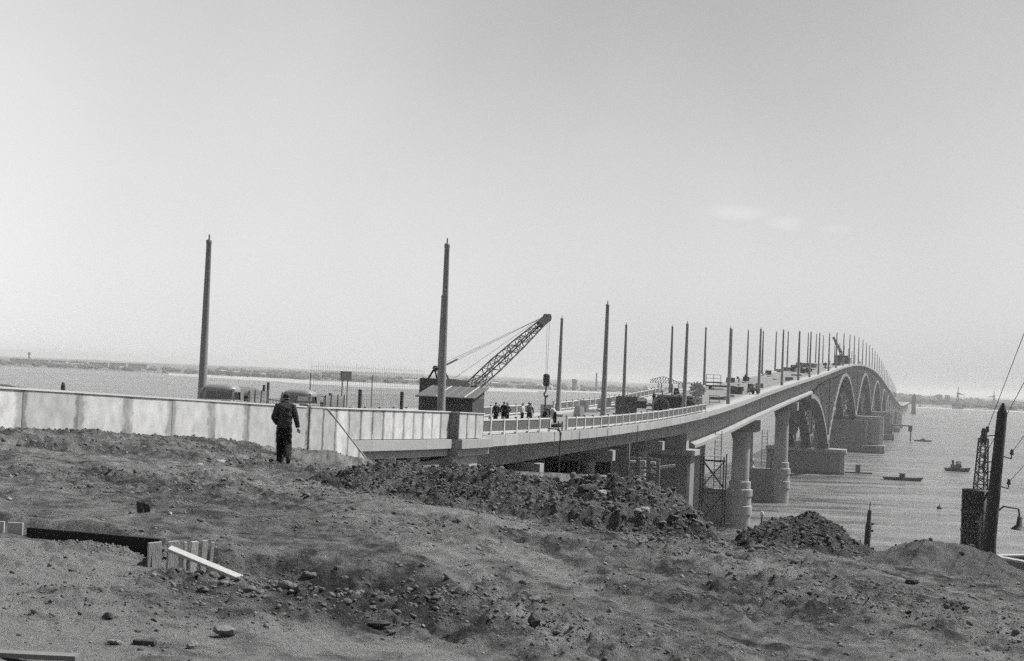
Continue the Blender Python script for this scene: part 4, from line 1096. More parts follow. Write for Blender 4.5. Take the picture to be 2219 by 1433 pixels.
    MB().box(1.92, 2.0, -0.95, 0.95, 0.55, 0.70).build('bumper', STEEL, t)
    MB().box(-3.6, 1.9, -0.35, 0.35, 0.55, 0.70).build('chassis', STEEL, t)
    if not full: return t
    bed = MB().box(-3.75, -0.9, -1.05, 1.05, 0.98, 1.06).build('load_bed', WOODM, t)
    for sy in (-1, 1):
        for r in range(5): MB().box(-3.75, -0.9, sy * 1.03 - 0.025, sy * 1.03 + 0.025, 1.08 + r * 0.17, 1.23 + r * 0.17).build('side_board', WOODM, bed)
        for x in (-3.6, -2.7, -1.8, -1.0): MB().box(x - 0.04, x + 0.04, sy * 1.075 - 0.02, sy * 1.075 + 0.02, 0.95, 1.98).build('stake', STEEL2, bed)
    for r in range(3): MB().box(-0.93, -0.88, -1.05, 1.05, 1.08 + r * 0.17, 1.23 + r * 0.17).build('front_board', WOODM, bed)
    if tilt_load:
        for k in range(2): MB().tube((-3.6, -0.4 + k * 0.75, 1.72), (-1.0, -0.4 + k * 0.75, 1.80), 0.34, None, 14).build('steel_drum', STEEL2, t)
    return t
make_truck('dark lorry with rounded cab and split windscreen parked beside the first lamp post', PAINT, True, 75.0, 9.0, 0.12)
make_truck('lorry with dusty cab parked next to the reinforcement mesh', PAINT2, False, 85.2, 9.2, 0.0)
make_truck('car whose windscreen pillar shows just above the far end of the white wall', PAINT, False, 53.4, 8.6, 0.0, full=False)
o = MB().lathe([(0.11, 0), (0.11, 1.85), (0.085, 1.98), (0.03, 2.05)], 12).build('stub_post', STEEL); o.location = P(68.3, 14, DZ(68) - 0.02)
tag(o, 'short dark round-topped post behind the white wall', 'post')

# ------------------------------------------------------------------ reinforcement mesh, site sign, stakes beside the approach
t = thing('reinforcement_mesh', 'tall see-through screen of reinforcement mesh beyond the parapet', 'steel mesh', P(102.9, 16.5, 0), BR)
b = MB(); L, H0, H1 = 24.0, 20.7, 25.1
for i in range(61): b.bar((i * L / 60, 0, H0), (i * L / 60 + random.uniform(-.03, .03), 0, H1 + (0.12 if i % 3 else 0.3)), 0.011)
for j in range(13): b.bar((0, 0.02, H0 + 0.35 * j + 0.2), (L, 0.02, H0 + 0.35 * j + 0.2), 0.011)
b.build('bar_grid', STEEL2, t)
for x in (0, 12, 24): MB().box(x - 0.025, x + 0.025, 0.05, 0.10, H0 - 0.3, H1 - 0.5).build('support_post', STEEL, t)
t = thing('mesh_panel', 'low panel of fine reinforcement mesh hung between two dark stakes', 'steel mesh', P(97, 13.2, 0), BR)
b = MB()
for i in range(64): b.bar((i * 0.25, 0, 21.2), (i * 0.25, 0, 23.2), 0.008)
for j in range(9): b.bar((0, 0, 21.3 + 0.22 * j), (16, 0, 21.3 + 0.22 * j), 0.008)
b.build('bar_grid', STEEL2, t)
for x, h in ((7.3, 23.55), (15.9, 23.4)): MB().box(x - 0.11, x + 0.11, -0.1, 0.12, 20.9, h).build('stake', STEEL, t)
t = thing('site_sign', 'small dark notice board on posts in front of the far shore', 'sign', P(106.9, 15.9, 20.8), BR)
MB().box(0.0, 2.0, -0.03, 0.03, 3.35, 3.95).build('board', STEEL, t); MB().box(-0.05, 2.05, -0.05, 0.05, 3.95, 4.03).build('top_rail', STEEL2, t)
for x in (0.5, 1.5): MB().box(x - 0.04, x + 0.04, 0.04, 0.1, 0, 3.4).build('post', STEEL2, t)
t = thing('stake_gate', 'dark iron gate frame of posts and pickets behind the first lorry', 'gate', P(84.5, 11.2, DZ(84.5)), BR)
for x, h in ((0, 2.55), (0.55, 2.7), (4.0, 1.9)): MB().box(x - 0.06, x + 0.06, -0.06, 0.06, 0, h).build('post', STEEL, t)
MB().bar((0, 0, 1.75), (4.0, 0, 1.45), 0.05).build('rail', STEEL, t); MB().bar((0, 0, 0.7), (4.0, 0, 0.5), 0.05).build('rail', STEEL, t)
b = MB()
for i in range(16): b.bar((0.8 + i * 0.2, 0, 0.4), (0.8 + i * 0.2, 0, 1.75), 0.02)
b.build('picket_infill', STEEL2, t)
t = thing('stake_gate', 'dark ladder-like steel frame standing behind the second lorry', 'frame', P(90.3, 10.6, DZ(90)), BR)
for x, h in ((0, 2.35), (2.6, 2.2)): MB().box(x - 0.09, x + 0.09, -0.06, 0.06, 0, h).build('post', STEEL, t)
for z in (1.2, 1.7, 2.0): MB().bar((0, 0, z), (2.6, 0, z), 0.05).build('rail', STEEL, t)
# stockpiled pale rails beside the far railing
t = thing('rail_stack', 'stack of spare pale railing lengths lying by the mesh', 'railing', P(99.5, 12.2, DZ(99)), BR)
for k in range(3): MB().box(0, 4.2, k * 0.3, k * 0.3 + 0.12, 0.55 + 0.16 * k, 0.67 + 0.16 * k).build('rail', RAILM, t)
for x in (0.4, 3.8): MB().box(x - 0.1, x + 0.1, -0.1, 1.0, 0, 0.55).build('bearer', STEEL2, t)

# ------------------------------------------------------------------ site hut and crawler crane
t = thing('site_hut', 'dark steel site hut with a sloping boarded roof at the end of the parapet', 'hut', P(98.6, 2.75, DZ(98)), BR)
MB().box(0, 2.6, 0, 3.5, 0, 2.22).build('hut_body', mat('hut_paint', 0.055, 0.7, 0.3, 1.2, stretch=(6, 6, 0.5)), t)
for k in range(11): MB().box(-0.03, 0.0, 0.05 + k * 0.33, 0.09 + k * 0.33, 0.05, 2.2).build('wall_rib', STEEL2, t)
rf = MB().add([(-0.25, -0.2, 2.24), (-0.25, 4.0, 2.24), (2.9, 4.0, 2.94), (2.9, -0.2, 2.94), (-0.25, -0.2, 2.32), (-0.25, 4.0, 2.32), (2.9, 4.0, 3.02), (2.9, -0.2, 3.02)],
              [(0, 3, 2, 1), (4, 5, 6, 7), (0, 1, 5, 4), (1, 2, 6, 5), (2, 3, 7, 6), (3, 0, 4, 7)]).build('roof', mat('hut_roof', 0.10, 0.9, 0.45, 2.5, 0.3, 10), t)
for k in range(7):
    y = -0.15 + k * 0.66
    MB().bar((-0.25, y, 2.34), (2.9, y, 3.04), 0.06, 0.05).build('roof_batten', RAILM if k in (1, 4) else WOODM, rf)
MB().prism([(-0.0, 2.2), (2.6, 2.2), (2.6, 2.85)], 'y', 0.0, 3.5).build('gable', STEEL2, t)

CR = P(110.6, 8.4, DZ(110) - 0.16)
tip = P(121.6, 4.0, 29.9); foot = P(112.3, 7.3, 24.0)
bv = tip - foot; cang = math.atan2(bv.y, bv.x)
crane = thing('crawler_crane', 'dark crawler crane with lattice jib and hanging hook behind the hut', 'crane', CR, cang)
iw = Matrix.Translation(CR) @ Matrix.Rotation(cang, 4, 'Z'); iwi = iw.inverted()
lf, lt_ = iwi @ foot, iwi @ tip
for sy in (-1, 1):
    pts = [(x, z) for x, z in ((-1.9, 0.45), (-1.6, 0.1), (1.6, 0.1), (1.9, 0.45), (1.6, 0.85), (-1.6, 0.85))]
    tr = MB().prism(pts, 'y', sy * 1.3 - 0.28, sy * 1.3 + 0.28).build('crawler_track', STEEL, crane)
    for x in (-1.4, -0.7, 0, 0.7, 1.4): MB().tube((x, sy * 1.3 - 0.31, 0.42), (x, sy * 1.3 + 0.31, 0.42), 0.2, None, 12).build('track_roller', STEEL2, tr)
MB().box(-1.4, 1.4, -1.1, 1.1, 0.5, 0.95).build('undercarriage', STEEL, crane)
MB().tube((0, 0, 0.95), (0, 0, 1.15), 0.8, None, 18).build('slew_ring', STEEL2, crane)
MB().prism([(-2.3, 1.15), (1.5, 1.15), (1.5, 2.7), (0.5, 3.7), (-0.5, 3.15), (-0.9, 3.75), (-2.3, 3.75)], 'y', -1.2, 1.2).build('machine_house', STEEL, crane)
MB().box(-2.0, -1.0, -1.212, -1.202, 1.6, 3.2).build('side_door', STEEL2, crane)
cab_ = MB().box(0.6, 1.75, -1.3, -0.35, 1.2, 3.0).build('operator_cab', STEEL, crane)
MB().box(0.75, 1.6, -1.312, -1.302, 2.1, 2.85).build('cab_window', GLASS, cab_)
g = MB()
for sy in (-0.7, 0.7):
    g.bar((-2.2, sy, 3.4), (-1.55, sy * 0.6, 4.5), 0.12); g.bar((-0.5, sy, 3.0), (-1.55, sy * 0.6, 4.5), 0.10)
g.bar((-1.55, -0.5, 4.5), (-1.55, 0.5, 4.5), 0.14); g.build('gantry_frame', STEEL, crane)
for y in (-0.35, 0.35): MB().tube((-1.55, y - 0.07, 4.5), (-1.55, y + 0.07, 4.5), 0.24, None, 14).build('gantry_sheave', STEEL, crane)
bm_ = MB(); mid1 = lf.lerp(lt_, 0.30); mid2 = lf.lerp(lt_, 0.62)
bm_.lattice(lf, mid1, 0.72, 0.80, 3, 0.085, (0, 1, 0), 0.045).lattice(mid1, mid2, 0.80, 0.68, 4, 0.085, (0, 1, 0), 0.045).lattice(mid2, lt_, 0.68, 0.36, 6, 0.08, (0, 1, 0), 0.04)
bm_.build('jib', STEEL, crane)
MB().bar(lf.lerp(lt_, 0.90), lt_, 0.5, 0.5).build('jib_head', STEEL, crane)
for y in (-0.17, 0.17): MB().tube(lt_ + Vector((0.05, y - 0.06, 0.05)), lt_ + Vector((0.05, y + 0.06, 0.05)), 0.33, None, 16).build('head_sheave', STEEL, crane)
MB().tube(lf + Vector((-0.1, -0.62, 0)), lf + Vector((-0.1, 0.62, 0)), 0.14, None, 12).build('foot_pin', STEEL, crane)
b = MB(); gt = Vector((-1.55, 0, 4.55))
for y, dz_ in ((-0.35, 0.35), (0.0, 0.05), (0.35, -0.25)): b.tube(gt + Vector((0, y, dz_)), lt_ + Vector((-0.1, y * 0.6, 0.2 + dz_ * 0.3)), 0.014, None, 5, False)
b.tube(gt + Vector((1.8, 0.2, -0.9)), lt_ + Vector((-0.6, 0.1, 0.05)), 0.016, None, 5, False)
b.bar(gt.lerp(lt_, 0.05), gt.lerp(lt_, 0.16), 0.09); b.build('jib_pendants', STEEL, crane)
hz_ = 25.0 - CR.z; hx, hy = lt_.x + 0.32, lt_.y
b = MB()
for dx, dy in ((0.12, 0.0), (-0.26, 0.0)): b.tube((hx + dx, hy + dy, lt_.z), (hx + dx * 0.45, hy + dy, hz_ + 0.3), 0.013, None, 5, False)
b.build('hoist_rope', STEEL, crane)
hk = MB().box(-0.2, 0.2, -0.28, 0.28, -0.75, 0.3).build('hook_block', STEEL, crane, bevel=0.12); hk.location = (hx, hy, hz_)
hook = MB(); pts = [(0.0, -0.75), (0.0, -1.15), (0.17, -1.35), (0.12, -1.6), (-0.12, -1.62), (-0.2, -1.45)]
for (a, c), (d, e) in zip(pts[:-1], pts[1:]): hook.bar((0, a, c), (0, d, e), 0.09)
hook.build('hook', STEEL, hk)
sl_ = MB()
for k in range(6): sl_.bar((0, 0.03 * (k % 2), -1.5 - k * 0.42), (0, 0.03 * ((k + 1) % 2), -1.92 - k * 0.42), 0.10 if k < 3 else 0.03)
sl_.build('sling', STEEL, hk)

# ------------------------------------------------------------------ people
def skin_body(name, V, E, Rr, mats, pick, sub=2):
    me = bpy.data.meshes.new(name); me.from_pydata(V, E, []); me.update()
    o = bpy.data.objects.new(name, me); COL.objects.link(o)
    md = o.modifiers.new('skin', 'SKIN'); md.use_smooth_shade = True; md.branch_smoothing = 0.6
    if not me.skin_vertices:
        bpy.context.view_layer.objects.active = o
        bpy.ops.mesh.customdata_skin_add()
    for i, r in enumerate(Rr):
        sv = me.skin_vertices[0].data[i]; sv.radius = (r, r) if not isinstance(r, tuple) else r; sv.use_root = (i == 0)
    ms = o.modifiers.new('sub', 'SUBSURF'); ms.levels = sub; ms.render_levels = sub
    dg = bpy.context.evaluated_depsgraph_get()
    new = bpy.data.meshes.new_from_object(o.evaluated_get(dg))
    bpy.data.objects.remove(o)
    new.materials.clear()
    for m in mats: new.materials.append(m)
    for p in new.polygons: p.material_index = pick(p.center); p.use_smooth = True
    return new
def hand_mesh(name, m, curl=0.6):
    b = MB()
    b.add([tuple(v) for v in (ICO[2][0] * np.array([0.04, 0.018, 0.048]))], [tuple(f) for f in ICO[2][1]], True)
    for k, (x, L) in enumerate(((-0.03, 0.055), (-0.01, 0.065), (0.01, 0.062), (0.03, 0.048))):
        p0 = Vector((x, 0, -0.04)); p1 = p0 + Vector((0, 0.012 * curl, -L * 0.55)); p2 = p1 + Vector((0, 0.035 * curl, -L * 0.35))
        b.tube(p0, p1, 0.0095, 0.009, 7); b.tube(p1, p2, 0.009, 0.0075, 7)
    b.tube((-0.035, 0, 0.0), (-0.052, 0.022, -0.03), 0.011, 0.01, 7); b.tube((-0.052, 0.022, -0.03), (-0.045, 0.035, -0.055), 0.01, 0.008, 7)
    me = b.mesh(name); me.materials.append(m); return me
def person_mesh(name, pose, shirt, trousers, hips=0.93):
    """pose: dict of joint -> (x, y, z); x right, y forward, z up"""
    J = dict(pelvis=(0, 0, 0.96), belly=(0, 0.0, 1.10), chest=(0, 0.0, 1.30), collar=(0, 0.0, 1.43), neck=(0, 0.01, 1.52), chin=(0, 0.035, 1.58), head=(0, 0.03, 1.67), crown=(0, 0.015, 1.74),
             shl=(-0.17, 0, 1.42), ell=(-0.25, -0.02, 1.14), wrl=(-0.26, 0.06, 0.90), shr=(0.17, 0, 1.42), elr=(0.25, -0.02, 1.14), wrr=(0.26, 0.06, 0.90),
             hil=(-0.085, 0, 0.88), knl=(-0.10, 0.03, 0.50), anl=(-0.10, 0.0, 0.10), tol=(-0.11, 0.14, 0.035), hir=(0.085, 0, 0.88), knr=(0.10, 0.03, 0.50), anr=(0.10, 0.0, 0.10), tor=(0.11, 0.14, 0.035))
    J.update(pose)
    Rd = dict(pelvis=0.165, belly=0.16, chest=0.175, collar=0.145, neck=0.062, chin=0.078, head=0.10, crown=0.068, shl=0.095, ell=0.075, wrl=0.05, shr=0.095, elr=0.075, wrr=0.05,
              hil=0.115, knl=0.09, anl=0.07, tol=0.05, hir=0.115, knr=0.09, anr=0.07, tor=0.05)
    names = list(J); ix = {n: i for i, n in enumerate(names)}
    chain = [('pelvis', 'belly'), ('belly', 'chest'), ('chest', 'collar'), ('collar', 'neck'), ('neck', 'chin'), ('chin', 'head'), ('head', 'crown'), ('collar', 'shl'), ('shl', 'ell'), ('ell', 'wrl'),
             ('collar', 'shr'), ('shr', 'elr'), ('elr', 'wrr'), ('pelvis', 'hil'), ('hil', 'knl'), ('knl', 'anl'), ('anl', 'tol'), ('pelvis', 'hir'), ('hir', 'knr'), ('knr', 'anr'), ('anr', 'tor')]
    ck, nk, hd = Vector(J['collar']), Vector(J['neck']), Vector(J['head'])
    axis = (hd - nk).normalized(); pv = Vector(J['pelvis']); up = (Vector(J['chest']) - pv).normalized()
    def pick(c):
        c = Vector(c); h = (c - nk).dot(axis)
        if h > -0.02 and (c - hd).length < 0.24:
            rel = c - hd; back = rel.y
            return 3 if (rel.dot(axis) > 0.05 or (back < 0.0 and rel.dot(axis) > -0.07)) else 2
        if c.z < 0.105: return 4
        for k in ('wrl', 'wrr'):
            if (c - Vector(J[k])).length < 0.035: return 2
        return 1 if (c - pv).dot(up) < 0.06 and min((c - Vector(J[k])).length for k in ('wrl', 'wrr', 'ell', 'elr')) > 0.1 else 0
    me = skin_body(name, [J[n] for n in names], [(ix[a], ix[b]) for a, b in chain], [Rd[n] for n in names], [shirt, trousers, SKIN, HAIR, STEEL], pick)
    return me, J
HAND = hand_mesh('hand', SKIN)
def add_person(label, loc, rz, body, scale=1.0, group=None):
    me, J = body
    t = thing('person', label, 'person', loc, rz, group); t.scale = (scale,) * 3
    obj_me('body', me, t)
    for k, e in (('wrl', 'ell'), ('wrr', 'elr')):
        w, el = Vector(J[k]), Vector(J[e]); d = (w - el).normalized()
        h = obj_me('hand', HAND, t, w + d * 0.075); h.rotation_euler = (-d).to_track_quat('Z', 'Y').to_euler()
        h.scale = (1 if k == 'wrl' else -1, 1, 1)
    return t
walk = person_mesh('body', dict(pelvis=(0, 0, 0.95), belly=(0.0, 0.01, 1.10), chest=(0.0, 0.03, 1.30), collar=(0, 0.04, 1.42), neck=(0.0, 0.06, 1.50), chin=(0.01, 0.10, 1.56), head=(0.012, 0.10, 1.65), crown=(0.012, 0.08, 1.72),
    shl=(-0.18, 0.03, 1.40), ell=(-0.262, -0.07, 1.13), wrl=(-0.18, 0.12, 0.97), shr=(0.18, 0.03, 1.40), elr=(0.265, 0.0, 1.12), wrr=(0.315, 0.10, 0.90),
    knl=(-0.095, 0.15, 0.50), anl=(-0.085, 0.16, 0.11), tol=(-0.11, 0.31, 0.05), knr=(0.095, 0.02, 0.48), anr=(0.12, -0.27, 0.23), tor=(0.14, -0.20, 0.07)), CLOTH_D, CLOTH_T)
px_, py_ = -5.36, 34.2
man = add_person('man in dark jacket and black trousers walking away over the soil towards the white wall', (px_, py_, surf1(px_, py_) - 0.02), 0.12, walk, 1.0)
# loose jacket and trousers as clothing over the body
def garment(name, rings, m, parent, seed, amp=0.012, n=26, sub=5):
    rng = np.random.default_rng(seed); ph = rng.uniform(0, 6.28, 12); vs = []; R_ = []
    for (r0, r1) in zip(rings[:-1], rings[1:]):
        for q in range(sub): R_.append([a_ + (b_ - a_) * q / sub for a_, b_ in zip(r0, r1)])
    R_.append(list(rings[-1]))
    for j, (cx, cy, z, rx, ry) in enumerate(R_):
        for i in range(n):
            th = 2 * math.pi * i / n
            f = math.sin(3 * th + ph[0] + z * 9) * 0.5 + math.sin(5 * th + ph[1] - z * 23) * 0.5 + math.sin(2 * th + ph[2] + z * 41) * 0.6
            e = 0.8
            c_, s_ = math.copysign(abs(math.cos(th)) ** e, math.cos(th)), math.copysign(abs(math.sin(th)) ** e, math.sin(th))
            vs.append((cx + (rx + amp * f) * c_, cy + (ry + amp * f) * s_, z + amp * 0.5 * math.sin(4 * th + j)))
    b = MB(); b.add(vs, [(j * n + i, j * n + (i + 1) % n, (j + 1) * n + (i + 1) % n, (j + 1) * n + i) for j in range(len(R_) - 1) for i in range(n)], True)
    return b.build(name, m, parent)
JACK = mat('jacket_cloth', 0.042, 0.95, 0.4, 14.0, 0.5, 40)
garment('jacket', [(0.0, -0.005, 0.88, 0.172, 0.145), (0.0, 0.0, 0.98, 0.170, 0.145), (0.0, 0.01, 1.10, 0.172, 0.14), (0.0, 0.02, 1.24, 0.19, 0.14), (0.0, 0.03, 1.36, 0.205, 0.135), (0.0, 0.035, 1.44, 0.18, 0.115), (0.0, 0.05, 1.49, 0.10, 0.085), (0.0, 0.055, 1.52, 0.075, 0.07)], JACK, man, 3)
garment('trouser_leg', [(-0.08, 0.0, 0.92, 0.105, 0.14), (-0.085, 0.06, 0.72, 0.105, 0.125), (-0.085, 0.14, 0.50, 0.098, 0.11), (-0.08, 0.15, 0.28, 0.09, 0.11), (-0.075, 0.155, 0.075, 0.088, 0.115)], CLOTH_T, man, 5)
garment('trouser_leg', [(0.08, 0.0, 0.92, 0.105, 0.14), (0.08, 0.01, 0.72, 0.105, 0.125), (0.09, 0.0, 0.50, 0.098, 0.115), (0.10, -0.12, 0.36, 0.09, 0.11), (0.11, -0.24, 0.20, 0.082, 0.10)], CLOTH_T, man, 7)
for k_, pts_ in enumerate((((-0.165, 0.03, 1.42), (-0.215, -0.02, 1.28), (-0.262, -0.07, 1.13), (-0.225, 0.02, 1.05), (-0.19, 0.11, 0.985)), ((0.165, 0.03, 1.42), (0.215, 0.015, 1.28), (0.26, 0.0, 1.12), (0.29, 0.05, 1.01), (0.312, 0.095, 0.91)))):
    sl_ = MB(); rr_ = (0.085, 0.076, 0.068, 0.060, 0.054)
    for (p0, r0), (p1, r1) in zip(list(zip(pts_, rr_))[:-1], list(zip(pts_, rr_))[1:]): sl_.tube(p0, p1, r0, r1, 14)
    sl_.build('sleeve', JACK, man)
MB().lathe([(0.075, 1.485), (0.092, 1.495), (0.082, 1.535), (0.07, 1.54)], 18, (0.0, 0.06)).build('jacket_collar', JACK, man)
MB().tube((0.30, 0.11, 0.80), (0.34, 0.14, 0.80), 0.018, None, 8).build('held_paper', WHITE, man)
for sx, y0, z0, rx in ((-0.085, 0.20, 0.05, 0.0), (0.13, -0.22, 0.10, -0.9)):
    sh = MB().prism([(-0.13, -0.05), (0.15, -0.05), (0.16, 0.0), (0.05, 0.045), (-0.03, 0.08), (-0.13, 0.07)], 'x', -0.048, 0.048).build('shoe', mat('shoe_leather', 0.05, 0.6, 0.3, 8), man, bevel=0.012); sh.location = (sx, y0, z0); sh.rotation_euler = (rx, 0, 0)
stand = person_mesh('body', dict(), CLOTH_D, CLOTH_T)
stand_m = person_mesh('body', dict(ell=(-0.30, -0.06, 1.18), wrl=(-0.17, 0.06, 1.0)), CLOTH_M, CLOTH_T)
stand_l = person_mesh('body', dict(elr=(0.24, 0.10, 1.16), wrr=(0.16, 0.28, 1.16)), CLOTH_L, CLOTH_T)
lean = dict(belly=(0, 0.08, 1.06), chest=(0, 0.24, 1.20), collar=(0, 0.34, 1.27), neck=(0, 0.43, 1.31), chin=(0, 0.49, 1.33), head=(0, 0.54, 1.38), crown=(0, 0.58, 1.43), shl=(-0.17, 0.32, 1.25), shr=(0.17, 0.32, 1.25),
            ell=(-0.22, 0.40, 0.98), wrl=(-0.16, 0.52, 0.78), elr=(0.22, 0.40, 0.98), wrr=(0.16, 0.52, 0.78))
bend = person_mesh('body', lean, CLOTH_D, CLOTH_T)
bend_l = person_mesh('body', lean, CLOTH_L, CLOTH_T)
BW = DZ
t = thing('timber_staging', 'low timber staging on the roadway under the group of workers', 'staging', P(110.2, 3.0, DZ(110) - 0.16), BR)
for k in range(9): MB().box(0, 14.2, 0.42 * k, 0.42 * k + 0.4, 0.36, 0.42).build('deck_plank', WOODM, t)
for x in (0.3, 4.8, 9.4, 13.8): MB().box(x - 0.12, x + 0.12, 0, 3.76, 0.0, 0.358).build('bearer', WOODM, t)
def worker(label, s, t0, body, face, group=None, sc_=1.0):
    return add_person(label, P(s, t0, DZ(s) - (0.16 if 2 < t0 < 13 else 0) + (0.42 if 110 < s < 124.3 else 0)), face, body, sc_, group)
worker('man in dark clothes leaning against the side of the site hut', 96.9, 3.9, bend, BR - 1.5)
worker('dark-clad worker standing behind the first railing next to the hut', 111.5, 5.0, stand, 0.5)
worker('stocky dark-clad worker with back turned in the middle of the group', 113.6, 5.0, stand, -0.3, sc_=1.03)
worker('dark-clad worker facing the group with folded arms', 114.9, 5.1, stand_m, 2.6)
worker('worker in white shirt under dark jacket behind the railing', 115.4, 4.0, stand_l, 1.2, sc_=0.98)
worker('bare-headed worker in grey shirt with hand on hip behind the railing', 116.9, 3.8, stand_m, 0.2)
worker('slim dark worker standing apart beside the hanging hook', 123.0, 5.6, stand, 0.9)
worker('dark-clad worker stooping at the end of the first railing', 120.6, 3.6, bend, -0.8)
worker('worker in pale cap stooping by the railing gap', 122.6, 3.2, bend_l, 0.8)
WL = 'small dark worker bending over the deck beyond the big machine'
worker('small dark worker standing behind the precast blocks', 206, 10.5, stand, 0.6)
worker('small dark worker in talk next to another behind the precast blocks', 211, 10.2, stand_m, -1.6)
worker(WL, 236, 9.0, bend, 0.2, 'workers bending on the deck')
worker(WL, 240, 8.6, bend, 1.4, 'workers bending on the deck')
worker('tiny worker standing on the crest of the deck by a lamp post', 306, 10.0, stand, 0.3)
worker('tiny worker squatting over tools on the far deck', 297, 10.2, bend, 1.0)
for s, t0 in ((390, 4), (398, 5), (404, 9), (470, 5), (520, 7), (640, 2)):
    worker('tiny far worker on the rising part of the deck', s, t0, stand, random.uniform(0, 6), 'far workers up the deck')

# ------------------------------------------------------------------ things on the deck
def on_deck(s, t0): return P(s, t0, DZ(s) - (0.16 if 2 < t0 < 13 else 0) + 0.002)
t = thing('board_screen', 'large dark timber board standing upright behind the second railing', 'board', on_deck(154.3, 2.6), BR - math.pi / 2 + 0.12)
bw_ = 2.25
for k in range(9): MB().box(-bw_ + k * 0.25, -bw_ + k * 0.25 + 0.242, -0.02, 0.02, 0.02, 2.55 + 0.02 * (k % 2)).build('plank', mat('grey_board', 0.10, 0.9, 0.35, 3.0, stretch=(4, 4, 0.6), rnd=0.15), t)
for z in (0.5, 2.0): MB().box(-bw_, 0.0, 0.022, 0.07, z, z + 0.12).build('batten', WOODM, t)
MB().bar((-0.5, 0.07, 1.9), (-0.5, 1.0, 0.02), 0.07).build('prop', WOODM, t)
t = thing('work_trestle', 'low timber work bench beside the dark upright board', 'bench', on_deck(161, 2.9), BR)
MB().box(-0.4, 2.4, 0, 0.8, 0.62, 0.68).build('bench_top', WOOD, t)
for x in (0.0, 2.0):
    for y in (0.08, 0.7): MB().box(x - 0.04, x + 0.04, y - 0.04, y + 0.04, 0, 0.62).build('leg', WOODM, t)
o = MB().tube((0, 0, 0.28), (0.75, 0, 0.28), 0.28, None, 18).build('steel_drum', STEEL2); o.location = on_deck(170.5, 2.7); o.rotation_euler = (0, 0, BR - 1.2); tag(o, 'small drum lying on the deck at the foot of a lamp post', 'drum')
o = MB().tube((0, 0, 0.24), (0.8, 0, 0.24), 0.24, None, 18).build('steel_drum', STEEL); o.location = on_deck(174.2, 2.9); o.rotation_euler = (0, 0, BR - 1.0); tag(o, 'dark drum lying beside a smaller one by the lamp post', 'drum')
t = thing('trestle_stand', 'narrow dark slatted stand beside the upright board', 'stand', on_deck(144.0, 2.7), BR - math.pi / 2)
for x in (-0.18, 0.18): MB().box(x - 0.04, x + 0.04, -0.04, 0.04, 0, 1.05).build('leg', STEEL, t)
for z in (0.2, 0.5, 0.8, 1.0): MB().box(-0.2, 0.2, -0.03, 0.03, z, z + 0.09).build('slat', STEEL, t)
# big dark bulldozer with arched fenders and front blade
doz = thing('bulldozer', 'big dark bulldozer with arched track guards and a wide front blade', 'bulldozer', on_deck(190.5, 5.6), BR + math.pi / 2 + 0.25)   # +x forward = across the deck
for sx, w in ((1.15, 1.05), (-2.4, 0.95)):
    pr_ = [(sx + w * math.cos(a), 0.55 + 1.0 * math.sin(a)) for a in np.linspace(-0.5, math.pi + 0.5, 16)]
    g_ = MB().prism(pr_, 'y', 0.72, 1.5).build('track_guard', STEEL, doz)
    bd = MB()
    for (xa, za), (xb, zb_) in zip(pr_[:-1], pr_[1:]):
        q = lambda x_, z_, f: (sx + (x_ - sx) * f, 0.55 + (z_ - 0.55) * f)
        (a0, a1), (b0, b1), (c0, c1), (d0, d1) = q(xa, za, 0.86), q(xb, zb_, 0.86), q(xb, zb_, 1.08), q(xa, za, 1.08)
        bd.add([(a0, 1.56, a1), (b0, 1.56, b1), (c0, 1.56, c1), (d0, 1.56, d1), (d0, 0.7, d1), (c0, 0.7, c1)], [(0, 1, 2, 3), (3, 2, 5, 4)])
    bd.build('guard_rim', PAINT2, g_)
    MB().prism(pr_, 'y', -1.5, -0.72).build('track_guard', STEEL, doz)
MB().prism([(-2.9, 0.3), (1.9, 0.3), (1.9, 1.5), (1.5, 1.75), (-2.9, 1.75)], 'y', -0.70, 1.35).build('body', STEEL, doz)
MB().box(-2.95, 1.6, -0.8, 1.4, 1.75, 2.0).build('top_tray', PAINT, doz)
MB().prism([(3.0, 0.1), (4.9, 0.1), (4.9, 1.0), (3.0, 1.05)], 'y', 1.1, 1.25).build('blade', STEEL, doz)
for y in (-1.0, 1.0): MB().bar((1.0, y, 0.5), (3.1, y * 1.1, 0.5), 0.16).build('push_arm', STEEL2, doz)
MB().tube((-0.3, 0.2, 2.0), (-0.3, 0.2, 3.4), 0.09, None, 10).build('exhaust_pipe', STEEL, doz)
MB().prism([(-1.4, 2.0), (-0.5, 2.0), (-0.6, 2.9), (-1.1, 2.9)], 'y', -0.4, 0.4).build('seat_hood', STEEL, doz)
for k, (x, a) in enumerate(((0.6, 0.45), (0.0, 0.45), (-1.0, 0.5), (-1.7, 0.4))):
    o = MB().box(-1.3, 1.3, -0.12, 0.12, -0.04, 0.04).build('plank', WOOD); o.location = doz.matrix_basis @ Vector((x - 0.6, 0.4 + 0.25 * k, 2.28 + 0.12 * (k % 2))); o.rotation_euler = (0.1, a * 0.55, BR + math.pi / 2 + 0.5 + 0.15 * k)
    tag(o, 'pale plank tipped across the top of the bulldozer', 'plank', 'planks on the bulldozer')
gear = thing('toothed_wheel', 'large upright toothed wheel with webbed disc next to the bulldozer', 'gear wheel', on_deck(207, 4.6), BR - math.pi / 2 + 0.35)
b = MB(); R_, n_ = 1.0, 15; poly = []
for i in range(n_):
    for f, r in ((0.0, R_), (0.5, R_), (0.55, R_ + 0.2), (0.95, R_ + 0.2)):
        a = 2 * math.pi * (i + f) / n_; poly.append((r * math.cos(a), 2.2 + r * math.sin(a)))
MB().prism(poly, 'y', -0.12, 0.12).build('rim_disc', mat('gear_paint', 0.32, 0.7, 0.3, 3.0), gear)
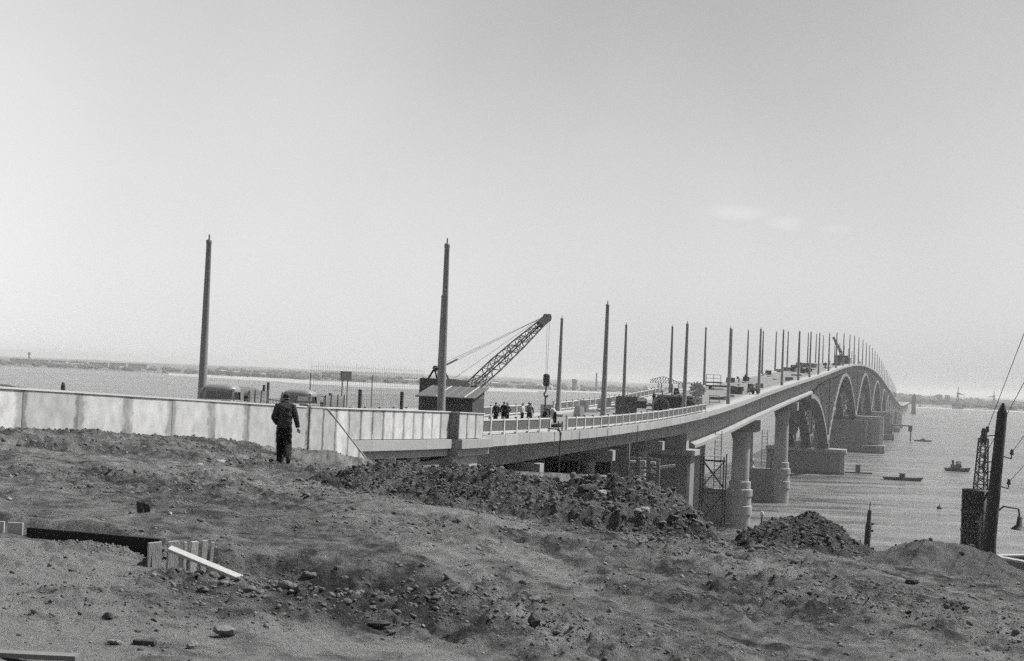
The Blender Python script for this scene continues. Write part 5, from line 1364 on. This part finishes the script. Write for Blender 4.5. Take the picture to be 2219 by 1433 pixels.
MB().tube((0, -0.3, 2.2), (0, 0.3, 2.2), 0.3, None, 16).build('hub', MATS['gear_paint'], gear)
for i in range(6):
    a = i * math.pi / 3; MB().bar((0.2 * math.cos(a), -0.15, 2.2 + 0.2 * math.sin(a)), (0.95 * math.cos(a), -0.15, 2.2 + 0.95 * math.sin(a)), 0.14, 0.1).build('web', PAINT, gear)
cr_ = MB().box(-0.9, 0.75, -0.3, 0.5, 0, 1.15).build('cradle', MATS['gear_paint'], gear); MB().box(-0.1, 0.2, -0.32, -0.29, 0.55, 0.8).build('opening', STEEL, cr_)
t = thing('timber_scaffold', 'small timber frame with dark rails behind the toothed wheel', 'frame', on_deck(212, 3.6), BR - math.pi / 2)
for x in (0, 1.4): MB().box(x, x + 0.1, 0, 0.1, 0, 1.3).build('post', WOODM, t)
for z in (0.3, 0.7, 1.2): MB().box(0, 1.5, -0.02, 0.02, z, z + 0.1).build('rail', WOODM, t)
# precast blocks and slabs waiting by the far railing
def precast(s, t0, kind, rz, label, group=None):
    b = MB()
    if kind == 0: b.prism([(0, 0), (1.5, 0), (1.5, 0.25), (0.3, 0.35), (0.25, 1.2), (0, 1.25)], 'y', 0, 1.2)
    elif kind == 1: b.prism([(0, 0.0), (1.8, 0.25), (1.75, 0.5), (-0.05, 0.25)], 'y', 0, 1.0)
    else: b.prism([(0, 0), (1.3, 0), (1.1, 0.9), (0.2, 1.0)], 'y', 0, 0.5)
    o = b.build('precast_block', CONC_L); o.scale = (1.15,) * 3; o.location = on_deck(s, t0); o.rotation_euler = (0, 0, rz); return tag(o, label, 'concrete block', group)
for i, (s, t0, kd) in enumerate(((172, 12.2, 0), (176, 11.2, 1), (179, 12.0, 2), (183, 11.6, 0), (186, 10.0, 1), (189, 11.0, 0), (194, 10.4, 0), (196, 12.2, 2), (199, 11.2, 2), (203, 9.8, 1), (206, 9.2, 2), (200, 8.7, 1))):
    precast(s, t0, kd, BR + random.uniform(-0.8, 0.8), ('pale angle-shaped precast kerb piece on the deck', 'pale flat precast slab lying tilted on the deck', 'pale upright precast stone on the deck')[kd], ('angle precast pieces', 'flat precast slabs', 'upright precast stones')[kd])
for i, (s, t0) in enumerate(((150, 10.5), (156, 11), (160, 9.5))):
    precast(s, t0, (0, 1, 2)[i], BR + 0.4 * i, ('lone angle-shaped concrete piece on the open roadway', 'lone flat concrete slab on the open roadway', 'lone upright stone on the open roadway')[i])
t = thing('platform_cart', 'dark flat cart with a thin railing frame on the crest of the deck', 'cart', on_deck(262, 9.0), BR - math.pi / 2)
MB().box(-2.6, 2.6, -0.8, 0.8, 0.45, 0.75).build('platform', STEEL, t); MB().box(-2.6, 0.2, -0.8, 0.8, 1.1, 1.35).build('upper_deck', STEEL, t)
for x in (-2.5, -1.2, 0.1): MB().box(x - 0.04, x + 0.04, -0.78, -0.7, 0.75, 2.6).build('post', STEEL, t)
for z in (1.9, 2.55): MB().box(-2.5, 0.1, -0.78, -0.7, z, z + 0.07).build('rail', STEEL, t)
for x in (-1.8, 1.8): MB().tube((x, -0.7, 0.25), (x, 0.7, 0.25), 0.25, None, 14).build('wheel', RUBBER, t)
o = MB().box(0, 1.6, 0, 2.0, 0, 1.25).build('mortar_box', STEEL2, bevel=0.03); o.location = on_deck(247, 3.2); o.rotation_euler = (0, 0, BR + 0.2); tag(o, 'rusty box-shaped mortar bin near the kerb', 'bin')
t = thing('slatted_stair', 'short stair of pale treads leaning by the lamp post', 'stair', on_deck(249.5, 2.6), BR - math.pi / 2)
for k in range(5): MB().box(-0.45, 0.45, 0.0, 0.25, 0.3 + 0.3 * k, 0.38 + 0.3 * k).build('tread', WOOD, t).location = (0.22 * k, 0, 0)
for y in (0.02, 0.22): MB().bar((-0.2, y, 0.05), (1.15, y, 1.75), 0.06).build('stringer', WOODM, t)
o = MB().box(0, 1.1, 0, 1.0, 0, 1.5).build('tool_box', STEEL2, bevel=0.03); o.location = on_deck(256, 2.5); o.rotation_euler = (0, 0, BR); tag(o, 'grey upright tool box behind the fourth lamp post', 'box')
t = thing('barrow', 'dark two-wheeled barrow parked on the footway', 'barrow', on_deck(246, 0.95), BR - 0.4)
for y in (-0.45, 0.45): MB().tube((0, y - 0.06, 0.42), (0, y + 0.06, 0.42), 0.42, None, 18).build('wheel', RUBBER, t)
MB().prism([(-0.9, 0.5), (0.7, 0.5), (0.9, 1.1), (-1.0, 1.0)], 'y', -0.4, 0.4).build('tray', STEEL, t)
for y in (-0.35, 0.35): MB().bar((-0.9, y, 0.6), (-1.9, y, 0.8), 0.05).build('handle', WOODM, t)
for i, (s, t0, L) in enumerate(((228, 5.2, 3.2), (233, 4.0, 2.4), (238, 3.4, 2.6), (285, 8.5, 9), (300, 9.5, 8), (330, 6, 9), (352, 10, 10))):
    o = MB().box(0, L, 0, 0.5, 0, 0.22).build('timber_beam', WOODD if i < 3 else WOODM); o.location = on_deck(s, t0); o.rotation_euler = (0, 0, BR + random.uniform(-0.3, 0.3)); tag(o, 'short dark beam lying on the roadway past the toothed wheel' if i < 3 else 'long weathered beam lying on the upper roadway', 'beam', 'short dark beams' if i < 3 else 'long weathered beams')
rc = random.Random(5)
for i in range(26):
    s_, t_ = rc.uniform(225, 520), rc.choice([3.0, 4.2, 6.5, 9.5, 11.6, 12.3]) + rc.uniform(-.5, .5)
    if i % 2: b = MB().box(0, rc.uniform(0.8, 1.8), 0, rc.uniform(0.8, 1.5), 0, rc.uniform(0.5, 1.2))
    else:
        b = MB(); L_ = rc.uniform(2, 4)
        for q in range(3): b.box(0, L_ - 0.2 * q, q * 0.28, q * 0.28 + 0.24, 0, 0.18 + 0.16 * (q % 2))
        b.box(0.3, 0.5, 0.0, 0.8, 0.345, 0.45)
    o = b.build('crate' if i % 2 else 'board_pile', (STEEL2, WOODM, CONC_L, STEEL)[i % 4]); o.location = on_deck(s_, t_); o.rotation_euler = (0, 0, BR + rc.uniform(-1, 1))
    tag(o, 'small site crate left standing on the upper roadway' if i % 2 else 'small pile of boards dumped on the upper roadway', 'crate' if i % 2 else 'board pile', 'crates up the deck' if i % 2 else 'board piles up the deck')
t = make_truck('far lorry standing across the upper deck between lamp posts', PAINT, False, 60, 8)
t.location = on_deck(415, 8.5); t.rotation_euler = (0, 0, BR + math.pi * 0.6); t.scale = (1.25,) * 3
t = thing('far_crane', 'small far crane with raised jib near the top of the hump', 'crane', on_deck(590, 7), BR - 0.8)
MB().box(-2.2, 2.2, -1.4, 1.4, 0.9, 3.4).build('machine_house', STEEL, t); MB().box(-2.4, 2.4, -1.6, 1.6, 0, 0.9).build('crawler_track', STEEL, t); MB().lattice((1.5, 0, 2.0), (-4.5, 0, 10.5), 0.9, 0.5, 8, 0.16).build('jib', STEEL, t)
for i, (s, t0, w) in enumerate(((560, 4.5, 4), (618, 5, 5), (655, 7, 4))):
    t = thing('site_shed', 'dark far site shed on the hump of the deck', 'shed', on_deck(s, t0), BR, 'far sheds on the hump')
    MB().box(0, w, 0, 3, 0, 2.6).build('wall', STEEL2, t); MB().prism([(-0.2, 2.6), (3.2, 2.6), (1.5, 3.4)], 'x', -0.2, w + 0.2).build('roof', STEEL, t)

# ------------------------------------------------------------------ under and beside the bridge
t = thing('scaffold_tower', 'braced steel scaffold tower standing against the first river pier', 'scaffold', P(189.5, -0.6, 0), BR - math.pi / 2 + 0.12)
for x in (-1.45, 1.45):
    for y in (-0.9, 0.9):
        for dx in (-0.16, 0.16): MB().bar((x + dx, y, 1.5), (x + dx, y, 15.8 + 0.4 * (dx > 0)), 0.14).build('leg', STEEL, t)
for y in (-0.9, 0.9):
    for z0, z1 in ((11.9, 15.3), (7.5, 11.2)):
        MB().bar((-1.4, y, z0), (1.4, y, z1), 0.11).build('brace', STEEL, t)
        if z0 > 10: MB().bar((1.4, y, z0), (-1.4, y, z1), 0.11).build('brace', STEEL, t)
        else: MB().bar((-1.4, y, z1 - 0.6), (1.2, y, z0 - 0.6), 0.1).build('brace', STEEL, t); 
    for z in (15.3, 11.6, 11.2, 7.4, 5.9): MB().bar((-1.5, y, z), (1.5, y, z), 0.12).build('ledger', STEEL, t)
for k in range(6): MB().box(-1.35, 1.35, -1.0 + k * 0.34, -0.68 + k * 0.34, 15.86, 15.92).build('deck_plank', WOODM, t)
MB().box(-1.2, 2.4, 1.4, 1.6, 7.2, 7.32).build('loose_board', WOODM, t)
def ladder(label, loc, rz, h, w=0.6, tilt=0.0):
    t = thing('ladder', label, 'ladder', loc, rot=(tilt, 0, rz))
    for x in (-w / 2, w / 2): MB().box(x - 0.05, x + 0.05, -0.05, 0.05, 0, h).build('stile', STEEL2, t)
    k = 0.3
    while k < h: MB().box(-w / 2, w / 2, -0.03, 0.03, k, k + 0.06).build('rung', STEEL2, t); k += 0.55
    return t
ladder('long thin ladder hung from the second column pier down to the water', P(255.0, 0.1, 7.3), BR - math.pi / 2, 10.2, 0.9)
ladder('pair-railed ladder hanging free between the wall pier and the scaffold', P(206, 1.2, 9), BR - math.pi / 2, 9.6, 0.9)
t = thing('timber_trestle', 'cluttered timber trestle with pale plank ends under the bridge edge', 'trestle', P(130, -1.6, 0), BR - math.pi / 2)
for x, h in ((0, 19.6), (1.0, 18.4), (2.0, 18.4), (2.7, 18.3)): MB().box(x - 0.13, x + 0.13, -0.12, 0.12, 13, h).build('post', WOODM, t)
for z in (16.6, 17.4, 18.2): MB().box(-0.1, 2.8, 0.13, 0.25, z, z + 0.2).build('rail', WOODM, t)
for i, (x, z) in enumerate(((0.5, 18.0), (1.4, 18.05), (2.3, 18.0), (0.5, 17.1), (1.45, 17.2), (2.3, 17.25), (0.4, 16.2), (1.3, 16.3), (2.2, 16.3))):
    MB().box(x - 0.26, x + 0.22, -0.45, 0.1, z - 0.12, z + 0.1).build('plank_end', WOOD, t)
MB().bar((0.1, 0, 13.5), (2.6, 0, 17.5), 0.12).build('brace', WOODM, t)
o = MB().box(0, 2.6, 0, 0.3, 0, 0.25).build('timber_beam', WOOD); o.location = P(134, -2.6, 17.0); o.rotation_euler = (0, -0.18, BR - math.pi / 2 + 0.3); tag(o, 'pale beam jutting out of the trestle under the bridge', 'beam')
t = thing('added_boarding', 'dark timber boarding added under the near spans to block a bright gap', 'added_boarding', P(137.0, 1.4, 0), BR)  # boarding added so the sunlit ground behind does not show through
for k in range(24): MB().box(0, 0.06, 0.5 * k, 0.5 * k + 0.48, 12.5, 18.3 - 0.25 * (k * 7 % 3)).build('plank', mat('gap_shade_timber', 0.035, 0.95, 0.4, 3.0), t)  # shade under the deck put into the plank colour
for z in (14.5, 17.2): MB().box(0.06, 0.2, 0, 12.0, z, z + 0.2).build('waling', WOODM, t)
t = thing('edge_pipe', 'dark bent pipe hooked over the bridge edge at the railing gap', 'pipe', P(110.3, -0.25, 0), BR)
b = MB().tube((-0.9, 0.5, 21.25), (0.2, 0.0, 21.2), 0.06, None, 8); b.tube((0.2, 0.0, 21.2), (0.35, -0.1, 20.9), 0.06, None, 8); b.tube((0.35, -0.1, 20.9), (0.1, -0.15, 17.6), 0.06, None, 8); b.build('pipe_run', STEEL, t)
MB().tube((0.35, -0.1, 20.92), (0.35, -0.1, 20.75), 0.09, None, 8).build('coupling', STEEL, t)
for i, (s, z0) in enumerate(((117.5, 16.2), (127.8, 17.5), (141.0, 16.5))):
    o = MB().tube((0, 0, 0), (0.05, 0.2, DZ(s) - z0), 0.03, None, 6).build('hanging_cable', STEEL); o.location = P(s, -0.15, z0); tag(o, ('thin cable hanging from the railing gap', 'thin cable hanging beside the timber trestle', 'slanting cable hung from the second railing')[i], 'cable')

# ------------------------------------------------------------------ boats and floats on the river
def boat(label, X, Y, L, rz, kind):
    t = thing('boat', label, 'boat', (X, Y, 0), rz)
    w = L * (0.22 if kind != 'tug' else 0.3); h = L * 0.07 if kind != 'tug' else L * 0.12
    outline = [(-0.5, -0.4), (-0.48, -0.5), (0.2, -0.5), (0.4, -0.3), (0.5, 0), (0.4, 0.3), (0.2, 0.5), (-0.48, 0.5), (-0.5, 0.4)]
    b = MB(); n = len(outline); vs = []
    for f, z in ((0.82, -0.4), (1.0, h), (0.95, h)): vs += [(x * L * f, y * w * f, z + (0.35 * h * max(0, x * 2) ** 2 if z > 0 else 0)) for x, y in outline]
    fs = [tuple(range(n - 1, -1, -1))] + [(k * n + i, k * n + (i + 1) % n, (k + 1) * n + (i + 1) % n, (k + 1) * n + i) for k in range(2) for i in range(n)] + [tuple(range(2 * n, 3 * n))]
    b.add(vs, fs).build('hull', HULL, t)
    if kind == 'tug':
        MB().box(-0.25 * L, 0.14 * L, -0.3 * w, 0.3 * w, h, h + L * 0.13).build('deckhouse', STEEL2, t, bevel=0.1)
        wh = MB().box(-0.05 * L, 0.12 * L, -0.26 * w, 0.26 * w, h + L * 0.13, h + L * 0.27).build('wheelhouse', STEEL2, t, bevel=0.08)
        MB().box(-0.03 * L, 0.1 * L, -0.262 * w, -0.25 * w, h + L * 0.18, h + L * 0.24).build('window', WHITE, wh)
        MB().tube((-0.16 * L, 0, h), (-0.18 * L, 0, h + L * 0.30), L * 0.045, None, 14).build('funnel', STEEL, t)
    elif kind == 'launch':
        MB().box(-0.15 * L, 0.12 * L, -0.32 * w, 0.32 * w, h, h + L * 0.05).build('cabin', STEEL2, t, bevel=0.05); MB().box(-0.05 * L, 0.06 * L, -0.25 * w, 0.25 * w, h + L * 0.05, h + L * 0.10).build('wheelhouse', STEEL2, t)
    else:
        MB().box(-0.08 * L, 0.05 * L, -0.3 * w, 0.3 * w, h, h + L * 0.09).build('cabin', STEEL, t); MB().box(-0.1 * L, 0.07 * L, -0.36 * w, 0.36 * w, h + L * 0.09, h + L * 0.105).build('cabin_roof', STEEL2, t)
    return t
boat('small dark launch with low cabin far out on the river', 215.9, 740, 9.5, -0.05, 'launch')
boat('squat dark tug boat with wheelhouse pushing a white bow wave', 147.5, 466, 8.5, -0.1, 'tug')
boat('long low dark pontoon boat with a tiny cabin amidships', 113.0, 406, 11.5, -0.25, 'raft')
def wake(name, label, pts, w0, w1):
    b = MB()
    for i in range(len(pts) - 1):
        (x0, y0), (x1, y1) = pts[i], pts[i + 1]; f0, f1 = i / (len(pts) - 1), (i + 1) / (len(pts) - 1)
        a0, a1 = w0 + (w1 - w0) * f0, w0 + (w1 - w0) * f1
        b.add([(x0, y0 - a0, 0.02), (x1, y1 - a1, 0.02), (x1, y1, 0.10), (x1, y1 + a1, 0.02), (x0, y0 + a0, 0.02), (x0, y0, 0.10)], [(0, 1, 2, 5), (5, 2, 3, 4)])
    o = b.build(name, mat('foam', 0.32, 0.8, 0.3, 0.6, coord='Position')); struct(o, 'stuff'); o['label'] = label
wake('foam', 'white bow wave before the tug', [(150.8, 462.6), (152.2, 461.8), (154.5, 460.9), (157, 460)], 0.9, 0.1)
wake('foam', 'thin wake trailing behind the tug', [(143.2, 468), (137, 470.8), (130, 472.2), (124, 474.6)], 0.35, 0.08)
wake('foam', 'thin wake line behind the pontoon boat', [(118.8, 404), (123, 402.8), (129, 400.2)], 0.16, 0.04)
t = thing('buoy', 'small dark buoy afloat right of the earth heaps', 'buoy', (94.7, 310.8, 0)); MB().lathe([(0.1, -0.3), (0.55, 0), (0.5, 0.35), (0.1, 0.7), (0.06, 1.1)], 14).build('float', STEEL, t)
t = thing('pier_raft', 'small dark work raft moored beside the first arch pier', 'raft', P(452, -7, 0), BR - 1.2)
MB().box(-4, 4, -1.5, 1.5, -0.3, 0.35).build('deck', HULL, t); MB().box(-0.6, 0.5, -0.6, 0.6, 0.35, 2.6).build('hut', STEEL2, t)
t = thing('work_platform', 'timber work platform jutting from the third river pier', 'platform', P(776, -12.5, 0), BR)
MB().box(-3, 3, -7, 3, 7.6, 8.2).build('deck', WOODM, t); MB().box(-3, 3, -7, -5, 5.0, 7.6).build('side_frame', STEEL2, t)
for x in (-2.5, 2.5): MB().box(x - 0.3, x + 0.3, -6.5, -5.9, -2, 5.0).build('pile', STEEL2, t)
# floating plant far downstream
def derrick(label, X, Y, sc_, rz):
    t = thing('floating_derrick', label, 'floating crane', (X, Y, 0), rz); t.scale = (sc_,) * 3
    MB().box(-11, 11, -6, 6, -1, 5).build('hull', FARROOF, t); MB().box(-5, 7, -4, 4, 5, 13).build('deckhouse', FARROOF, t)
    for x in (-6, 3): MB().bar((x, 0, 5), (-0.5, 0, 36), 1.8).build('tower_leg', STEEL2, t)
    MB().box(-3, 3, -2, 2, 33, 37).build('top_cabin', STEEL, t); MB().bar((2, 0, 35), (13, 0, 32), 1.7).build('arm', STEEL, t); MB().bar((-0.5, 0, 37), (-0.5, 0, 49), 1.4).build('mast', STEEL2, t)
    MB().bar((8, 0, 12), (22, 0, 9.5), 1.8).build('boom', STEEL2, t)
    return t
derrick('far floating derrick with a tall A-frame and mast on the open river', 779, 2470, 0.78, 0.0)
derrick('far floating derrick showing its T-shaped mast behind the utility pole', 858, 2520, 0.72, 3.0)
boat('tiny far barge near the floating derrick', 722, 2500, 22, 0.0, 'raft')
t = thing('channel_tower', 'grey far concrete pier tower standing in the water beside the bridge end', 'tower', P(1776, -11, 0), BR)
MB().box(-4, 4, -3.2, 3.2, -2, 1.5).build('footing', CONC_D, t); MB().box(-2.6, 2.6, -2.4, 2.4, 1.5, 21).build('shaft', CONC_D, t); MB().prism([(-3, 21), (3, 21), (0, 24)], 'x', -3, 3).build('cap', CONC_D, t)
t = thing('floating_gantry', 'far floating gantry with a long peaked truss seen beyond the far railing', 'gantry', (102, 900, 0), 0.0)
b = MB(); nB = 16; half = 13.5
xs_ = np.linspace(-half, half, nB + 1); top_ = lambda x: 26.3 + (2.6 * (1 - abs(x + 5) / 9) if abs(x + 5) < 9 else 0) - 0.03 * (x + half)
for y in (-1.2, 1.2):
    for x0, x1 in zip(xs_[:-1], xs_[1:]):
        b.bar((x0, y, 24.6), (x1, y, 24.6), 0.28); b.bar((x0, y, top_(x0)), (x1, y, top_(x1)), 0.28); b.bar((x0, y, 24.6), (x1, y, top_(x1)), 0.16); b.bar((x1, y, 24.6), (x1, y, top_(x1)), 0.16)
for x0 in xs_: b.bar((x0, -1.2, 24.6), (x0, 1.2, 24.6), 0.2); b.bar((x0, -1.2, top_(x0)), (x0, 1.2, top_(x0)), 0.2)
b.build('truss', STEEL2, t)
for x in (-7, 6): MB().lattice((x, 0, 1.5), (x, 0, 24.6), 3.2, 2.2, 10, 0.3).build('gantry_leg', STEEL2, t)
MB().box(-16, 16, -6, 6, -1, 1.5).build('pontoon', HULL, t)

# ------------------------------------------------------------------ right-hand bank: utility pole, piling crane, posts, concrete trough
pb = Vector((9.95, 29.6, 0)); ptz = 24.45
t = thing('utility_pole', 'thick dark timber utility pole with insulators leaning at the bank edge', 'utility pole', (9.52, 28.6, 18.97), rot=(0.0, rad(4.0), 0))
MB().lathe([(0.148, 0), (0.134, 3.0), (0.100, 5.72), (0.02, 5.92)], 16).build('pole', mat('pole_timber', 0.05, 0.85, 0.3, 2.0, stretch=(6, 6, 0.4)), t)
for k, (sx, z) in enumerate(((-1, 5.25), (-1, 4.72), (-1, 4.52), (1, 4.85), (1, 4.25))):
    a = MB().bar((sx * 0.11, 0, z), (sx * 0.27, 0, z - 0.03), 0.02); a.bar((sx * 0.27, 0, z - 0.03), (sx * 0.27, 0, z + 0.07), 0.018); br_ = a.build('bracket', STEEL, t)
    MB().lathe([(0.02, z + 0.05), (0.042, z + 0.06), (0.04, z + 0.10), (0.03, z + 0.12), (0.036, z + 0.15), (0.012, z + 0.17)], 12, (sx * 0.27, 0)).build('insulator', STEEL2, br_)
am = MB(); pts = [(0.1, 3.75), (0.22, 3.86), (0.52, 3.84), (0.55, 3.70)]
for (a, c), (d, e) in zip(pts[:-1], pts[1:]): am.tube((a, 0, c), (d, 0, e), 0.018, None, 6)
ar = am.build('lamp_arm', STEEL, t); MB().lathe([(0.16, 3.42), (0.13, 3.46), (0.06, 3.52), (0.05, 3.68), (0.02, 3.70)], 16, (0.56, 0)).build('lamp_shade', STEEL, ar)
b = MB()
for i, (dx, z) in enumerate(((-0.27, 5.35), (-0.27, 4.8), (0.27, 4.95), (0.27, 4.35))):
    b.tube((dx, 0, z), (dx - 4.3 + 0.5 * i, -16.2, z + 4.3 + 0.1 * i), 0.006, None, 5, False)
b.build('wires', STEEL, t)
pc = Vector((20.6, 62.0, 0))
t = thing('piling_crane', 'dark riveted steel crane housing with a slender lattice mast on the lower bank', 'crane', (pc.x, pc.y, 11.6), 0.05)
MB().lathe([(0.72, 0), (0.72, 9.32), (0.62, 9.34)], 28).build('housing', STEEL, t)
for z in (4.9, 5.75, 6.6, 7.5, 8.35): MB().lathe([(0.725, z), (0.745, z), (0.745, z + 0.09), (0.725, z + 0.09)], 28).build('ring_flange', STEEL2, t)
for k in range(12):
    a = -math.pi / 2 + (k - 5.5) * 0.26; MB().bar((0.74 * math.cos(a), 0.74 * math.sin(a), 3.5), (0.74 * math.cos(a), 0.74 * math.sin(a), 9.3), 0.05).build('rib', STEEL, t)
for i, (a, z) in enumerate(((-2.0, 8.0), (-1.5, 8.0), (-1.35, 7.2), (-1.5, 6.3))): MB().box(-0.08, 0.08, -0.02, 0.02, -0.05, 0.05).build('label_plate', PAINT2, t).location = (0.76 * math.cos(a), 0.76 * math.sin(a), z)
MB().lattice((0.05, 0, 9.3), (0.12, 0, 11.55), 0.46, 0.3, 9, 0.05, lace=0.03).build('mast', STEEL2, t)
MB().lathe([(0.16, 11.35), (0.16, 11.6), (0.10, 11.75), (0.12, 11.85), (0.06, 12.0)], 12, (0.12, 0)).build('mast_head', STEEL, t)
MB().bar((0.45, 0, 9.3), (0.52, 0, 9.75), 0.07).build('winch_post', STEEL, t); MB().bar((0.35, 0, 9.75), (0.7, 0, 9.78), 0.05).build('winch_arm', STEEL, t)
MB().box(-1.6, 1.6, -1.6, 1.6, -6, 0.0).build('footing', CONC_D, t)
t = thing('concrete_trough', 'square pale-rimmed concrete trough at the edge of the bank', 'trough', (8.62, 22.6, 22.0), 0.42)
for (x0, x1, y0, y1) in ((0, 1.9, 0, 0.1), (0, 1.9, 1.2, 1.3), (0, 0.1, 0.1, 1.2), (1.8, 1.9, 0.1, 1.2)): MB().box(x0, x1, y0, y1, -3.0, 0.32).build('side_wall', CONC_D, t); 
for (x0, x1, y0, y1) in ((-0.02, 1.92, -0.02, 0.12), (-0.02, 1.92, 1.18, 1.32), (-0.02, 0.12, 0.12, 1.18), (1.78, 1.92, 0.12, 1.18)): MB().box(x0, x1, y0, y1, 0.322, 0.36).build('rim', CONC_L, t)
MB().box(0.1, 1.8, 0.1, 1.2, 0.0, 0.18).build('earth_fill', MATS['heap_soil'], t)
t = thing('steel_post', 'thin dark steel post with a stepped top between the earth heaps', 'post', (6.42, 25.2, 22.22), rot=(0, rad(2.5), 0))
MB().lathe([(0.06, -0.5), (0.055, 0.42), (0.042, 0.44), (0.036, 0.66), (0.03, 0.68)], 10).build('shaft', STEEL, t); MB().tube((0, 0, 0.68), (0, 0, 0.82), 0.008, None, 6).build('tip', STEEL, t)
MB().box(-0.09, 0.12, -0.05, 0.05, -0.1, 0.03).build('foot', STEEL, t)
for z in (0.3, 0.42): MB().box(0.05, 0.09, -0.02, 0.02, z, z + 0.04).build('bolt', STEEL2, t)
t = thing('marker_stake', 'small stake with a white top behind the low rounded heap', 'stake', (4.55, 25.2, 22.3))
MB().lathe([(0.018, -0.3), (0.016, 0.42)], 8).build('stake', WOODM, t); MB().lathe([(0.03, 0.42), (0.04, 0.45), (0.02, 0.5)], 10).build('white_cap', WHITE, t)

# ------------------------------------------------------------------ haze over the river
b = MB().box(-12500, 12500, -600, 12500, -5.5, 56.0)
o = b.build('haze', mat('haze_tmp', 0.5)); o.data.materials.clear()
hm = bpy.data.materials.new('haze'); hm.use_nodes = True
ht = hm.node_tree; ht.nodes.clear()
ho = N(ht, 'ShaderNodeOutputMaterial'); hv = N(ht, 'ShaderNodeVolumePrincipled')
hv.inputs['Color'].default_value = (0.9, 0.9, 0.9, 1); hv.inputs['Density'].default_value = 0.00014; hv.inputs['Anisotropy'].default_value = 0.3
ht.links.new(hv.outputs[0], ho.inputs['Volume'])
o.data.materials.append(hm); struct(o, 'stuff'); o['label'] = 'summer haze over the river'
